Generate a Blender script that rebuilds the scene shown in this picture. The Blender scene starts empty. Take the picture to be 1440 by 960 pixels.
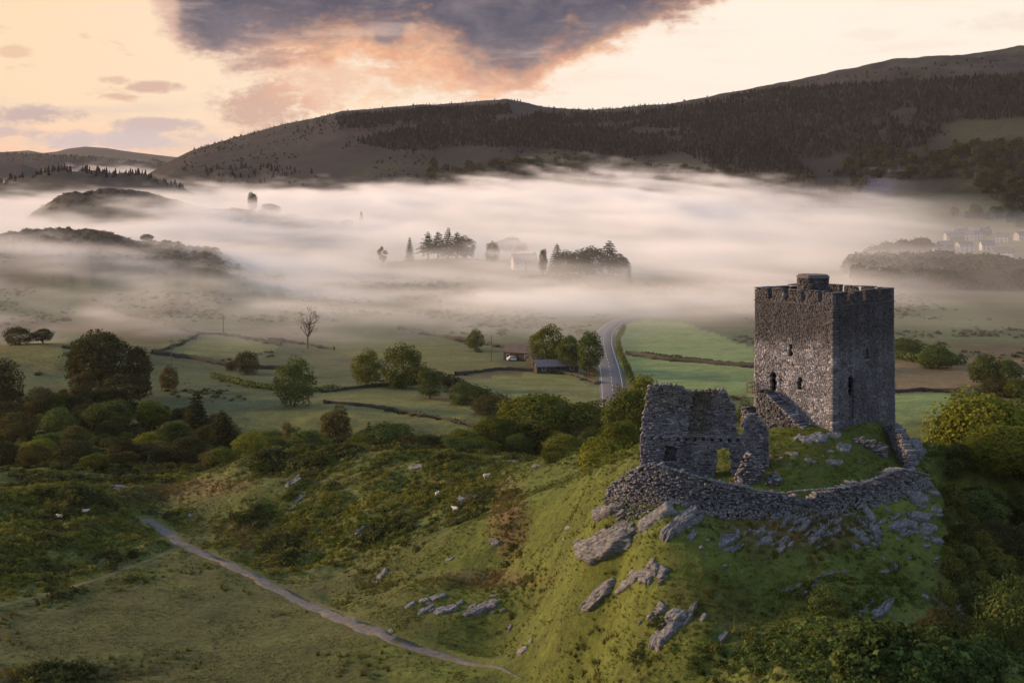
import bpy, math, random
import numpy as np
from mathutils import Vector
random.seed(7)
RNG = np.random.default_rng(7)
sc = bpy.context.scene
COL = sc.collection

# ------------------------------------------------------------------ camera, sky, sun, exposure
CAM_H, F, HZ = 61.0, 2200.0, 245.0
cam_data = bpy.data.cameras.new('camera')
cam = bpy.data.objects.new('camera', cam_data)
COL.objects.link(cam)
cam.location = (0, 0, CAM_H)
cam.rotation_euler = (math.pi / 2, 0, 0)
cam_data.sensor_width = 36
cam_data.lens = 36 * F / 1440
cam_data.shift_y = -(480 - HZ) / 1440
cam_data.clip_start = 1
cam_data.clip_end = 40000
sc.camera = cam

SUN_AZ, SUN_EL = -76.0, 13.0            # degrees from +Y (view direction), negative is towards -X
sun_data = bpy.data.lights.new('sun', 'SUN')
sun = bpy.data.objects.new('sun', sun_data)
COL.objects.link(sun)
sun_data.energy = 4.6
sun_data.angle = math.radians(10)
sun_data.color = (1.0, .62, .34)
_d = Vector((math.sin(math.radians(SUN_AZ)) * math.cos(math.radians(SUN_EL)),
             math.cos(math.radians(SUN_AZ)) * math.cos(math.radians(SUN_EL)), math.sin(math.radians(SUN_EL))))
sun.rotation_euler = _d.to_track_quat('Z', 'Y').to_euler()
sun.location = (-200, 100, 200)
sc.view_settings.view_transform = 'Standard'
sc.view_settings.look = 'None'
sc.view_settings.exposure = 0.62
sc.view_settings.gamma = 1.0

cy = sc.cycles
cy.use_denoising = True
try:
    cy.denoiser = 'OPENIMAGEDENOISE'
except Exception:
    pass
cy.use_adaptive_sampling = True
cy.adaptive_threshold = 0.015
cy.max_bounces = 6
cy.diffuse_bounces = 2
cy.glossy_bounces = 1
cy.transmission_bounces = 2
cy.transparent_max_bounces = 4
cy.volume_bounces = 9
cy.volume_step_rate = 1.6
cy.sample_clamp_indirect = 4.0


# ------------------------------------------------------------------ node helpers
class S:
    """a node socket with arithmetic"""
    def __init__(self, t, sock):
        self.t, self.s = t, sock

    def _m(self, op, *a, clamp=False):
        n = self.t.nodes.new('ShaderNodeMath')
        n.operation = op
        n.use_clamp = clamp
        for i, v in enumerate((self,) + a):
            if isinstance(v, S):
                self.t.links.new(v.s, n.inputs[i])
            else:
                n.inputs[i].default_value = float(v)
        return S(self.t, n.outputs[0])
    def __add__(self, o): return self._m('ADD', o)
    __radd__ = __add__
    def __sub__(self, o): return self._m('SUBTRACT', o)
    def __rsub__(self, o): return (self * -1.0) + o
    def __mul__(self, o): return self._m('MULTIPLY', o)
    __rmul__ = __mul__
    def __truediv__(self, o): return self._m('DIVIDE', o)
    def mn(self, o): return self._m('MINIMUM', o)
    def mx(self, o): return self._m('MAXIMUM', o)
    def pw(self, o): return self._m('POWER', o)
    def clamp(self): return self._m('ADD', 0.0, clamp=True)
    def fn(self, op, *a): return self._m(op, *a)
    def step(self, a, b, lo=0.0, hi=1.0, kind='SMOOTHSTEP'):
        n = self.t.nodes.new('ShaderNodeMapRange')
        n.interpolation_type = kind
        self.t.links.new(self.s, n.inputs[0])
        for i, v in zip((1, 2, 3, 4), (a, b, lo, hi)):
            n.inputs[i].default_value = v
        return S(self.t, n.outputs[0])
    def curve(self, pts):
        """piecewise linear curve through (x, y) points"""
        x0, x1 = pts[0][0], pts[-1][0]
        ys = [p[1] for p in pts]
        y0, y1 = min(ys), max(ys)
        u = self.step(x0, x1, kind='LINEAR')
        n = self.t.nodes.new('ShaderNodeFloatCurve')
        c = n.mapping.curves[0]
        q = [((x - x0) / (x1 - x0), (y - y0) / (y1 - y0 or 1)) for x, y in pts]
        c.points[0].location = q[0]
        c.points[1].location = q[-1]
        for p in q[1:-1]:
            c.points.new(*p)
        for p in c.points:
            p.handle_type = 'AUTO_CLAMPED'
        n.mapping.update()
        self.t.links.new(u.s, n.inputs['Value'])
        return S(self.t, n.outputs[0]) * (y1 - y0) + y0


def noise(t, vec, scale, detail=4, rough=.5, dist=0.0, dims='3D'):
    n = t.nodes.new('ShaderNodeTexNoise')
    n.noise_dimensions = dims
    if vec is not None:
        t.links.new(vec, n.inputs['Vector'])
    n.inputs['Scale'].default_value = scale
    n.inputs['Detail'].default_value = detail
    n.inputs['Roughness'].default_value = rough
    n.inputs['Distortion'].default_value = dist
    return S(t, n.outputs[0])


def sepxyz(t, vec):
    n = t.nodes.new('ShaderNodeSeparateXYZ')
    t.links.new(vec, n.inputs[0])
    return [S(t, o) for o in n.outputs]


def combxyz(t, *v):
    n = t.nodes.new('ShaderNodeCombineXYZ')
    for i, a in enumerate(v):
        if isinstance(a, S):
            t.links.new(a.s, n.inputs[i])
        else:
            n.inputs[i].default_value = a
    return n.outputs[0]


def mixc(t, fac, a, b, mode='MIX'):
    n = t.nodes.new('ShaderNodeMix')
    n.data_type = 'RGBA'
    n.blend_type = mode
    for k, v in ((0, fac), (6, a), (7, b)):
        if isinstance(v, S):
            t.links.new(v.s, n.inputs[k])
        elif isinstance(v, bpy.types.NodeSocket):
            t.links.new(v, n.inputs[k])
        elif k == 0:
            n.inputs[k].default_value = v
        else:
            n.inputs[k].default_value = tuple(v) + (1,) if len(v) == 3 else v
    return n.outputs[2]


# ------------------------------------------------------------------ world: dawn sky with clouds
world = bpy.data.worlds.new('World')
sc.world = world
world.use_nodes = True
wt = world.node_tree
bg = wt.nodes['Background']
bg.inputs[1].default_value = 0.1
sky = wt.nodes.new('ShaderNodeTexSky')
sky.sky_type = 'NISHITA'
sky.sun_disc = False
sky.sun_elevation = math.radians(SUN_EL)
sky.sun_rotation = math.radians(SUN_AZ)
sky.dust_density = 2.0
tc = wt.nodes.new('ShaderNodeTexCoord')
dx, dy, dz = sepxyz(wt, tc.outputs['Generated'])
az = dx.fn('ARCTAN2', dy) * F              # azimuth and elevation, scaled so that one unit is about 1/2200 radian
el = dz.fn('ARCSINE') * F
cv = combxyz(wt, az * .01, el * .016, 0.0)
n_big = noise(wt, cv, .55, 9, .60, .4)
n_fine = noise(wt, cv, 2.2, 7, .62, .3)
n_tiny = noise(wt, cv, 6.5, 5, .6, .2)
n_str = noise(wt, combxyz(wt, az * .006, el * .034, 3.0), 1.1, 6, .55, .3)
# clear sky: warm veil low down, cream above it, physical sky higher up
warm = mixc(wt, az.step(-900, 500), (1.04, .60, .36), (1.02, .85, .66))
cream = mixc(wt, az.step(-750, 300), (1.02, .76, .50), (1.03, .92, .77))
low = mixc(wt, el.step(-10, 110), warm, cream)
back = dy.step(-.3, .7)
low = mixc(wt, back, (.50, .47, .50), low)
up = mixc(wt, .22, (.62, .76, .98), mixc(wt, 1.0, sky.outputs[0], (.10, .105, .12), 'MULTIPLY'))
clear = mixc(wt, el.step(230, 1300), low, up)
# the large grey cloud with its lit underside
core_y = az.curve([(-700, 400), (-520, 300), (-470, 235), (-450, 188), (-420, 172), (-320, 176), (-220, 176), (-120, 172), (-60, 156), (0, 143), (60, 154), (130, 174), (190, 196), (250, 220), (320, 252), (430, 330), (700, 480)])
fringe_y = az.curve([(-700, 400), (-530, 290), (-475, 200), (-440, 174), (-370, 160), (-280, 146), (-220, 124), (-120, 108), (-20, 106), (80, 132), (160, 168), (220, 204), (320, 250), (450, 330), (700, 480)])
n_mid = noise(wt, combxyz(wt, az * .01, el * .021, 5.0), 1.15, 6, .58, .35)
warp = (n_big - .5) * 120.0 + (n_mid - .5) * 130.0 + (n_fine - .5) * 70.0 + (n_tiny - .5) * 30.0
alpha = (el - fringe_y + warp).step(-16, 26) * el.step(640, 430)
core = (el - core_y + warp * .8 + (n_mid - .5) * 25.0).step(-26, 50)
glow = (el - fringe_y + warp * .6).step(70, 5)
cl_hot = mixc(wt, n_fine.step(.36, .64), (.74, .30, .16), (1.0, .52, .28))
cl_far = mixc(wt, n_big.step(.40, .60), (.86, .52, .33), (1.0, .74, .48))
cl_lit = mixc(wt, (el - core_y + warp * .75).step(-75, -15), cl_far, cl_hot)
cl_lit = mixc(wt, az.step(-250, -420) * .7, cl_lit, (.62, .44, .40))
cl_dark = mixc(wt, n_mid.step(.40, .64) * .65 + n_fine.step(.42, .66) * .35, (.070, .076, .120), (.19, .165, .195))
cl = mixc(wt, core, cl_lit, cl_dark)
c1 = mixc(wt, alpha * (.84 + core * .14), clear, cl)


def puff(c, ax, ey, rx, ry, col, amt, k=.55):
    dx_, dy_ = (az - ax) / rx, (el - ey) / ry
    q = (dx_ * dx_ + dy_ * dy_) + (n_fine - .5) * 5.5 * k + (n_big - .5) * 4.0 * k + (n_tiny - .5) * 3.0 * k
    return mixc(wt, q.step(1.25, .1) * amt, c, col)


c1 = puff(c1, -345, 92, 75, 42, (.62, .38, .30), .85)
c1 = puff(c1, -280, 120, 70, 40, (.85, .48, .32), .7)
c1 = puff(c1, -495, 119, 34, 9, (.66, .42, .34), .8)
c1 = puff(c1, -550, 128, 22, 7, (.74, .48, .36), .7)
c1 = puff(c1, -660, 80, 80, 15, (.56, .42, .40), .9)
c1 = puff(c1, -680, 164, 30, 9, (.80, .50, .34), .6)
c1 = puff(c1, -490, 66, 70, 12, (.60, .47, .46), .85)
c1 = puff(c1, -530, 46, 130, 16, (.62, .53, .54), .85)
c1 = puff(c1, -700, 56, 60, 8, (.62, .46, .44), .8)
c1 = puff(c1, 690, 205, 90, 14, (.92, .76, .62), .6)
c1 = puff(c1, 500, 190, 50, 9, (.95, .80, .66), .5)
# low bank and small flecks towards the sun
bank = (n_str.step(.47, .66) * el.step(130, 60) * el.step(-5, 25) * az.step(-330, -520) * .5).clamp()
c2 = mixc(wt, bank, c1, (.66, .55, .52))
n_fl = noise(wt, combxyz(wt, az * .012, el * .03, 9.0), 1.0, 6, .55, .2)
fleck = (n_fl.step(.60, .72) * az.step(-200, -420) * el.step(300, 170) * el.step(55, 90) * .75).clamp()
c3 = mixc(wt, fleck, c2, (.72, .42, .33))
veil = (n_str.step(.50, .75) * el.step(40, 160) * el.step(900, 300) * back * .35).clamp()
c4 = mixc(wt, veil, c3, (.98, .70, .55))
mul = mixc(wt, 1.0, c4, (6.45, 6.45, 6.55), 'MULTIPLY')
wt.links.new(mul, bg.inputs[0])


# ------------------------------------------------------------------ mesh helpers
def mesh_np(name, V, Fc, smooth=False, col=None):
    """mesh from arrays; Fc is one (n,k) array or a list of such arrays; col is a per-vertex linear colour"""
    V = np.asarray(V, np.float32)
    Fl = Fc if isinstance(Fc, list) else [Fc]
    Fl = [np.asarray(f, np.int32) for f in Fl if len(f)]
    me = bpy.data.meshes.new(name)
    me.vertices.add(len(V))
    me.vertices.foreach_set('co', V.ravel())
    loops = np.concatenate([f.ravel() for f in Fl])
    tot = np.concatenate([np.full(len(f), f.shape[1], np.int32) for f in Fl])
    start = np.concatenate([[0], np.cumsum(tot)[:-1]]).astype(np.int32)
    me.loops.add(len(loops))
    me.loops.foreach_set('vertex_index', loops)
    me.polygons.add(len(tot))
    me.polygons.foreach_set('loop_start', start)
    me.polygons.foreach_set('loop_total', tot)
    if smooth:
        me.polygons.foreach_set('use_smooth', np.ones(len(tot), bool))
    me.update(calc_edges=True)
    if col is not None:
        a = me.attributes.new('tone', 'FLOAT_COLOR', 'POINT')
        c = np.ones((len(V), 4), np.float32)
        c[:, :3] = col
        a.data.foreach_set('color', c.ravel())
    return me


def link(name, me, mat=None, parent=None, kind=None, loc=None):
    o = bpy.data.objects.new(name, me)
    COL.objects.link(o)
    if mat is not None and me is not None:
        if not me.materials:
            me.materials.append(mat)
    if parent is not None:
        o.parent = parent
    if kind:
        o['kind'] = kind
    if loc is not None:
        o.location = loc
    return o


def tag(o, label, cat, group=None):
    o['label'] = label
    o['category'] = cat
    if group:
        o['group'] = group
    return o


def thing(name, label, cat, loc=(0, 0, 0), rz=0.0, group=None):
    o = bpy.data.objects.new(name, None)
    o.empty_display_size = .5
    COL.objects.link(o)
    o.location = loc
    o.rotation_euler = (0, 0, rz)
    return tag(o, label, cat, group)


class MB:
    """collects boxes, prisms and tubes into one mesh"""
    def __init__(self):
        self.v, self.f = [], []

    def box(self, x0, x1, y0, y1, z0, z1):
        b = len(self.v)
        self.v += [(x0, y0, z0), (x1, y0, z0), (x1, y1, z0), (x0, y1, z0), (x0, y0, z1), (x1, y0, z1), (x1, y1, z1), (x0, y1, z1)]
        self.f += [tuple(b + i for i in q) for q in ((0, 3, 2, 1), (4, 5, 6, 7), (0, 1, 5, 4), (1, 2, 6, 5), (2, 3, 7, 6), (3, 0, 4, 7))]
        return self

    def poly(self, pts):
        b = len(self.v)
        self.v += [tuple(p) for p in pts]
        self.f.append(tuple(range(b, b + len(pts))))
        return self

    def prism(self, pts, z0, z1):
        b = len(self.v)
        n = len(pts)
        self.v += [(x, y, z0) for x, y in pts] + [(x, y, z1) for x, y in pts]
        self.f.append(tuple(b + i for i in reversed(range(n))))
        self.f.append(tuple(b + n + i for i in range(n)))
        self.f += [(b + i, b + (i + 1) % n, b + n + (i + 1) % n, b + n + i) for i in range(n)]
        return self

    def tube(self, pts, rad, n=6):
        b = len(self.v)
        pts = [Vector(p) for p in pts]
        for i, p in enumerate(pts):
            d = (pts[min(i + 1, len(pts) - 1)] - pts[max(i - 1, 0)]).normalized()
            a = d.cross(Vector((.3, .9, .1))).normalized()
            c = d.cross(a)
            r = rad[i] if hasattr(rad, '__len__') else rad
            for k in range(n):
                t = 2 * math.pi * k / n
                q = p + (a * math.cos(t) + c * math.sin(t)) * r
                self.v.append(tuple(q))
        for i in range(len(pts) - 1):
            for k in range(n):
                k2 = (k + 1) % n
                self.f.append((b + i * n + k, b + i * n + k2, b + (i + 1) * n + k2, b + (i + 1) * n + k))
        self.f.append(tuple(b + k for k in reversed(range(n))))
        self.f.append(tuple(b + (len(pts) - 1) * n + k for k in range(n)))
        return self

    def mesh(self, name):
        me = bpy.data.meshes.new(name)
        me.from_pydata(self.v, [], self.f)
        me.update()
        return me

    def build(self, name, mat, parent=None):
        return link(name, self.mesh(name), mat, parent)


# lattice noise in numpy
_perm = RNG.random((512, 512))


def vnoise(x, y):
    xi = np.floor(x).astype(int)
    yi = np.floor(y).astype(int)
    fx = x - xi
    fy = y - yi
    fx = fx * fx * fx * (fx * (fx * 6 - 15) + 10)
    fy = fy * fy * fy * (fy * (fy * 6 - 15) + 10)
    g = lambda a, b: _perm[a & 511, b & 511]
    a = g(xi, yi) * (1 - fx) + g(xi + 1, yi) * fx
    b = g(xi, yi + 1) * (1 - fx) + g(xi + 1, yi + 1) * fx
    return (a * (1 - fy) + b * fy) * 2 - 1


def fbm(x, y, octv=4, rough=.5):
    s, a, n = 0.0, 1.0, 0.0
    for i in range(octv):
        s = s + a * vnoise(x * 2 ** i + 17.3 * i, y * 2 ** i + 9.1 * i)
        n += a
        a *= rough
    return s / n


def sstep(x, a, b):
    t = np.clip((x - a) / (b - a), 0, 1)
    return t * t * (3 - 2 * t)


def at(x, y, Y):
    return np.array(((x - 720) * Y / F, Y, CAM_H - (y - HZ) * Y / F))


# ------------------------------------------------------------------ terrain
# near ground: survey points (bearing, dip, distance) for the castle knoll, the spur, the meadow and the slopes
CP = [
    # castle platform and knoll
    (1065, 590, 180), (1173, 608, 172), (1257, 597, 179), (1120, 640, 166), (1150, 670, 162), (1210, 678, 161.5), (960, 664, 166), (1018, 668, 165),
    (1060, 690, 160), (1100, 620, 171), (1245, 640, 170),
    (930, 703, 158), (980, 714, 157), (1030, 719, 156.5), (1090, 716, 156.8), (1140, 716, 157.3), (1190, 712, 158.5), (1230, 704, 160), (1270, 690, 163),
    (1305, 672, 169), (850, 705, 163), (885, 698, 160),
    (1000, 770, 151.5), (1000, 830, 147), (1000, 900, 142), (1000, 965, 138), (900, 750, 154), (850, 790, 159), (1150, 770, 152), (1150, 830, 147),
    (1100, 800, 149), (1250, 770, 154), (1250, 830, 149), (1340, 760, 160), (1330, 840, 151), (1410, 840, 156), (1440, 900, 150),
    (1150, 872, 131), (1300, 882, 130), (1200, 960, 118), (1000, 985, 127), (1400, 960, 122), (1440, 990, 118), (900, 960, 142),
    # back of the knoll
    (1330, 700, 182), (1440, 800, 175),
    # left shoulder of the knoll and gully
    (830, 690, 181), (800, 725, 185), (780, 790, 184), (800, 840, 168), (860, 860, 157), (760, 870, 175.5), (860, 920, 151), (820, 960, 154), (700, 930, 170),
    (740, 800, 195), (700, 770, 204), (740, 720, 208), (830, 660, 203), (870, 650, 200),
    # spur
    (600, 880, 186), (620, 835, 195), (660, 790, 205), (640, 745, 222), (650, 700, 236), (750, 690, 226), (750, 655, 245), (690, 660, 256), (800, 650, 232),
    (550, 745, 231), (550, 700, 245), (450, 705, 250), (470, 780, 228), (400, 745, 246), (330, 725, 256), (300, 692, 268), (420, 655, 272), (500, 632, 283),
    (620, 642, 274), (560, 660, 262), (350, 660, 280), (250, 690, 275),
    # path and meadow
    (560, 902, 183), (700, 940, 170), (450, 857, 205), (350, 803, 224), (265, 767, 241), (212, 732, 257), (760, 962, 163), (200, 880, 199), (0, 850, 206),
    (0, 960, 176), (400, 965, 176), (200, 800, 227), (650, 985, 165), (330, 880, 199), (-150, 900, 190), (-150, 800, 215), (0, 1100, 140), (500, 1100, 140),
    # slope left of the track
    (90, 770, 239), (0, 760, 238), (40, 705, 259), (120, 700, 264), (0, 680, 268), (90, 675, 277), (160, 690, 272), (200, 705, 270), (-150, 690, 255),
    (-150, 760, 230),
]
_p = np.array([at(*c) for c in CP])
_x = []
for _X, _Y, _z in [(-75, 305, 3), (-40, 308, 3), (-5, 308, 4.5), (20, 292, 5), (45, 262, 8), (60, 225, 14), (-75, 345, 0), (-40, 345, 0), (0, 345, 0), (40, 330, 0),
                   (75, 230, 8), (90, 200, 9), (72, 185, 17), (95, 170, 13), (100, 140, 16), (88, 120, 18), (85, 280, 2), (110, 240, 2), (-120, 345, 0), (120, 330, 0),
                   (-120, 300, 4), (-110, 240, 8), (-100, 190, 9), (-60, 120, 5), (0, 110, 12), (40, 100, 22), (80, 95, 22), (-100, 410, 0), (0, 410, 0), (100, 410, 0),
                   (-200, 400, 0), (200, 400, 0), (-200, 250, 10), (200, 250, 0), (-200, 120, 8), (200, 120, 14), (39, 195, 30.5), (28, 196, 29), (46, 192, 29.5), (52, 184, 28.5),
                   (32, 206, 24), (45, 206, 22), (56, 196, 20), (62, 178, 23), (22, 192, 27), (20, 208, 21)]:
    _x.append((_X, _Y, _z))
_p = np.vstack([_p, np.array(_x, float)])
_P = _p[:, :2] / 50.0
_d2 = ((_P[:, None] - _P[None]) ** 2).sum(-1)
_K = np.where(_d2 > 0, _d2 * np.log(np.maximum(_d2, 1e-12)) * .5, 0) + np.eye(len(_P)) * 1.6e-3
_A = np.block([[_K, np.c_[np.ones(len(_P)), _P]], [np.c_[np.ones(len(_P)), _P].T, np.zeros((3, 3))]])
_w = np.linalg.solve(_A, np.r_[_p[:, 2], 0, 0, 0])


def rbf(X, Y):
    out = np.empty(X.shape)
    xs, ys = X.ravel() / 50.0, Y.ravel() / 50.0
    o = out.ravel()
    for i in range(0, len(xs), 40000):
        a = (xs[i:i + 40000, None] - _P[None, :, 0]) ** 2 + (ys[i:i + 40000, None] - _P[None, :, 1]) ** 2
        a = np.where(a > 0, a * np.log(np.maximum(a, 1e-12)) * .5, 0)
        o[i:i + 40000] = a @ _w[:-3] + _w[-3] + xs[i:i + 40000] * _w[-2] + ys[i:i + 40000] * _w[-1]
    return o.reshape(X.shape)


# far ridges: crest line as bearing/height pairs at one distance, with front and back widths
RIDGES = [
    # crest profile                                                                                                     Y    front back  power
    ([(-300, 310), (0, 331), (60, 326), (110, 320), (150, 328), (190, 341), (250, 342), (300, 352), (360, 375), (420, 392), (470, 400)], 900, 300, 160, 1.0),
    ([(-200, 330), (0, 330), (50, 297), (75, 280), (100, 271), (150, 266), (200, 269), (250, 282), (290, 292), (350, 296), (400, 302), (450, 311), (500, 322), (560, 340)], 1300, 200, 200, 1.0),
    ([(-200, 300), (-20, 262), (15, 254), (45, 246), (120, 239), (200, 246), (250, 262), (300, 285)], 1800, 250, 250, 1.0),
    ([(200, 285), (260, 258), (310, 238), (350, 236), (400, 251), (450, 260), (480, 272), (510, 292)], 2000, 250, 250, 1.0),
    ([(-300, 220), (-60, 228), (0, 229), (30, 230), (60, 240), (110, 270)], 2350, 300, 300, 1.0),
    ([(-400, 205), (0, 214), (60, 217), (100, 219), (150, 222), (200, 227), (220, 224), (260, 238), (330, 260)], 3300, 700, 500, 1.0),
    ([(-500, 205), (-100, 214), (0, 214), (40, 211), (60, 215), (80, 213), (95, 209), (120, 206), (150, 208), (175, 212), (230, 219), (400, 238)], 9000, 1800, 1500, 1.0),
    ([(120, 300), (200, 250), (235, 229), (270, 212), (300, 203), (350, 189), (400, 176), (440, 169), (480, 160), (520, 156), (560, 153), (600, 150), (640, 149), (690, 145), (715, 144), (745, 150),
      (780, 153), (830, 156), (870, 155), (905, 150), (940, 149), (1000, 138), (1060, 128), (1140, 112), (1200, 101), (1250, 92), (1320, 84), (1440, 72), (1700, 50), (2200, 20)], 2600, 1080, 900, .9),
]


def valley(X, Y):
    z = 1.2 * fbm(X / 90, Y / 130, 3) * sstep(Y, 420, 600)
    z = z + 7 * np.exp(-((X + 40) / 45) ** 2 - ((Y - 1000) / 70) ** 2) + 3 * np.exp(-((X - 42) / 40) ** 2 - ((Y - 900) / 60) ** 2)
    z = z + 3.0 * sstep(-X, 40, 150) * sstep(Y, 430, 560)
    z = z + 6.5 * np.exp(-((X + 148) / 34) ** 2 - ((Y - 486) / 34) ** 2)
    z = z + 6 * sstep(X, 180, 420) * sstep(Y, 700, 1300)
    return z


def far(X, Y):
    z = valley(X, Y)
    px = 720 + F * X / np.maximum(Y, 50)
    for prof, Yc, wf, wb, pw in RIDGES:
        a = np.array(prof, float)
        wob = Yc * (1 + .05 * fbm(X / (Yc * .12) + Yc, Y * 0 + 3.3, 2))
        yy = np.interp(px, a[:, 0], a[:, 1])
        crest = CAM_H - (yy - HZ) * wob / F + (Yc < 2200) * (2.2 * fbm(px / 22 + Yc, px * 0 + 1.1, 3) + 1.2 * fbm(px / 7 + Yc, Y / 12, 2))
        edge = sstep(px, a[0, 0] - 120, a[0, 0]) * (1 - sstep(px, a[-1, 0], a[-1, 0] + 60))
        t = (Y - (wob - wf)) / wf
        sh = np.where(t < 1, np.sin(np.clip(t, 0, 1) * math.pi / 2) ** (1.25 * pw), 1 - sstep(Y, wob, wob + wb))
        rough = (.085 if Yc == 2600 else .05 if Yc < 2500 or Yc == 2600 else .03) * crest * fbm(X / (Yc * .035), Y / (Yc * .05), 4) * np.clip(t, 0, 1) * np.clip((1.0 - t) * 4, 0, 1)
        z = np.maximum(z, crest * sh * edge + rough * edge)
    return z


PATH_PX = [(205, 728), (225, 741), (243, 755), (254, 765), (282, 776), (320, 792), (358, 812), (400, 833), (450, 856), (505, 880), (560, 902), (630, 921), (700, 938), (760, 953), (800, 964)]
TRACK_PX = [(250, 768), (215, 785), (160, 806), (80, 832), (0, 851), (-80, 868)]


def H0(X, Y):
    X, Y = np.broadcast_arrays(np.asarray(X, float), np.asarray(Y, float))
    w = sstep(Y, 350, 430)
    zn = rbf(X, np.minimum(Y, 440)) if np.any(w < 1) else 0 * X
    zn = np.where(w < 1, zn, 0)
    return zn * (1 - w) + far(X, Y) * w


def rayhit(H, x, y, y0=95.0, y1=430.0, n=420):
    """where the sight lines of image points meet the ground"""
    x = np.atleast_1d(np.asarray(x, float))
    y = np.atleast_1d(np.asarray(y, float))
    Ys = np.linspace(y0, y1, n)
    best = np.full(len(x), y1)
    u, s = (x - 720) / F, (y - HZ) / F
    done = np.zeros(len(x), bool)
    prev = np.zeros(len(x))
    for k, Yk in enumerate(Ys):
        h = H(u * Yk, np.full(len(x), Yk)) - (CAM_H - s * Yk)
        if k:
            new = (~done) & (h >= 0) & (prev < 0)
            if new.any():
                best[new] = Ys[k - 1] + (Yk - Ys[k - 1]) * (prev[new] / (prev[new] - h[new]))
                done |= new
        prev = h
        if done.all():
            break
    X = u * best
    return np.c_[X, best, H(X, best)]


# coarse lookup table of the smooth near ground (speeds everything up)
_gx = np.arange(-180, 181, 1.5)
_gy = np.arange(90, 445, 1.5)
_GX, _GY = np.meshgrid(_gx, _gy)
_GZ = H0(_GX, _GY)


def Hs(X, Y):
    X, Y = np.broadcast_arrays(np.asarray(X, float), np.asarray(Y, float))
    out = np.array(X * 0.0)
    nearm = (Y < 440) & (np.abs(X) < 178) & (Y > 91)
    if nearm.any():
        fx = (X[nearm] + 180) / 1.5
        fy = (Y[nearm] - 90) / 1.5
        i = np.clip(fx.astype(int), 0, len(_gx) - 2)
        j = np.clip(fy.astype(int), 0, len(_gy) - 2)
        a, b = fx - i, fy - j
        out[nearm] = (_GZ[j, i] * (1 - a) + _GZ[j, i + 1] * a) * (1 - b) + (_GZ[j + 1, i] * (1 - a) + _GZ[j + 1, i + 1] * a) * b
    if (~nearm).any():
        out[~nearm] = H0(X[~nearm], Y[~nearm])
    return out


def resample(P, step):
    P = np.asarray(P, float)
    d = np.r_[0, np.cumsum(np.hypot(np.diff(P[:, 0]), np.diff(P[:, 1])))]
    n = max(2, int(d[-1] / step) + 1)
    s = np.linspace(0, d[-1], n)
    out = np.c_[[np.interp(s, d, P[:, k]) for k in range(P.shape[1])]].T
    for _ in range(4):
        out[1:-1] = out[1:-1] * .5 + (out[:-2] + out[2:]) * .25
    return out


_pp = np.array(PATH_PX, float)
_ph = rayhit(Hs, _pp[:, 0], _pp[:, 1])[:, :2]
_ph = np.vstack([_ph[:-3], at(700, 940, 170)[:2], at(735, 950, 166)[:2]])
PATH = resample(_ph, .8)
_tp = np.array(TRACK_PX, float)
TRACK = resample(rayhit(Hs, _tp[:, 0], _tp[:, 1])[:, :2], 1.0)
ROAD_PX = [(862, 640), (863, 610), (863, 580), (862, 557), (860, 535), (857, 517), (852, 500), (848, 482), (851, 468), (863, 458), (880, 451), (910, 443), (945, 434), (985, 424), (1040, 412)]
ROAD = resample([at(x, y, CAM_H * F / (y - HZ))[:2] for x, y in ROAD_PX], 4.0)


def dist_line(X, Y, L):
    d = np.full(X.shape, 1e9)
    x0, x1, y0, y1 = L[:, 0].min() - 25, L[:, 0].max() + 25, L[:, 1].min() - 25, L[:, 1].max() + 25
    m = (X > x0) & (X < x1) & (Y > y0) & (Y < y1)
    if m.any():
        xs, ys = X[m], Y[m]
        dd = np.full(xs.shape, 1e9)
        for p in L[::2]:
            dd = np.minimum(dd, (xs - p[0]) ** 2 + (ys - p[1]) ** 2)
        d[m] = np.sqrt(dd)
    return d


# heath cover: 0 on mown grass, 1 on rough bracken and gorse
def blob(px, py, cx, cy, rx, ry, ang=0):
    c, s = math.cos(math.radians(ang)), math.sin(math.radians(ang))
    a = ((px - cx) * c - (py - cy) * s) / rx
    b = ((px - cx) * s + (py - cy) * c) / ry
    return np.exp(-(a * a + b * b))


def cover(X, Y, Z):
    """(heath, brown, sunny grass) amounts from where a place lies"""
    px = 720 + F * X / Y
    py = HZ + (CAM_H - Z) * F / Y
    h = np.maximum.reduce([
        1.25 * blob(px, py, 90, 735, 150, 75, 0), blob(px, py, 20, 790, 120, 55), blob(px, py, 200, 670, 90, 20),
        1.2 * blob(px, py, 470, 735, 150, 60, 12), 1.1 * blob(px, py, 430, 650, 140, 26, 12), .9 * blob(px, py, 560, 645, 110, 20, -6), 1.1 * blob(px, py, 620, 700, 95, 42, 8), .8 * blob(px, py, 720, 720, 28, 60),
        .8 * blob(px, py, 390, 775, 60, 26, -20), .5 * blob(px, py, 500, 850, 60, 20, -20), .35 * blob(px, py, 690, 815, 70, 16), 1.5 * blob(px, py, 1200, 925, 230, 50), 1.1 * blob(px, py, 1190, 835, 90, 30),
        .8 * blob(px, py, 1380, 850, 80, 120), .9 * blob(px, py, 1330, 640, 60, 50), .9 * blob(px, py, 820, 650, 90, 20), .8 * blob(px, py, 60, 950, 130, 14)])
    h = np.where(Y < 330, h, .4)
    b = np.maximum.reduce([.9 * blob(px, py, 370, 760, 70, 26, -12), .8 * blob(px, py, 250, 690, 110, 16, 6), .8 * blob(px, py, 715, 730, 30, 60), .9 * blob(px, py, 450, 640, 120, 18, 12),
                           .8 * blob(px, py, 690, 815, 90, 16), .25 * blob(px, py, 90, 760, 110, 40), .5 * blob(px, py, 620, 690, 80, 22), .8 * blob(px, py, 60, 950, 160, 12), .7 * blob(px, py, 1110, 745, 110, 28), .4 * blob(px, py, 1010, 850, 120, 40)])
    return h, b


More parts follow.
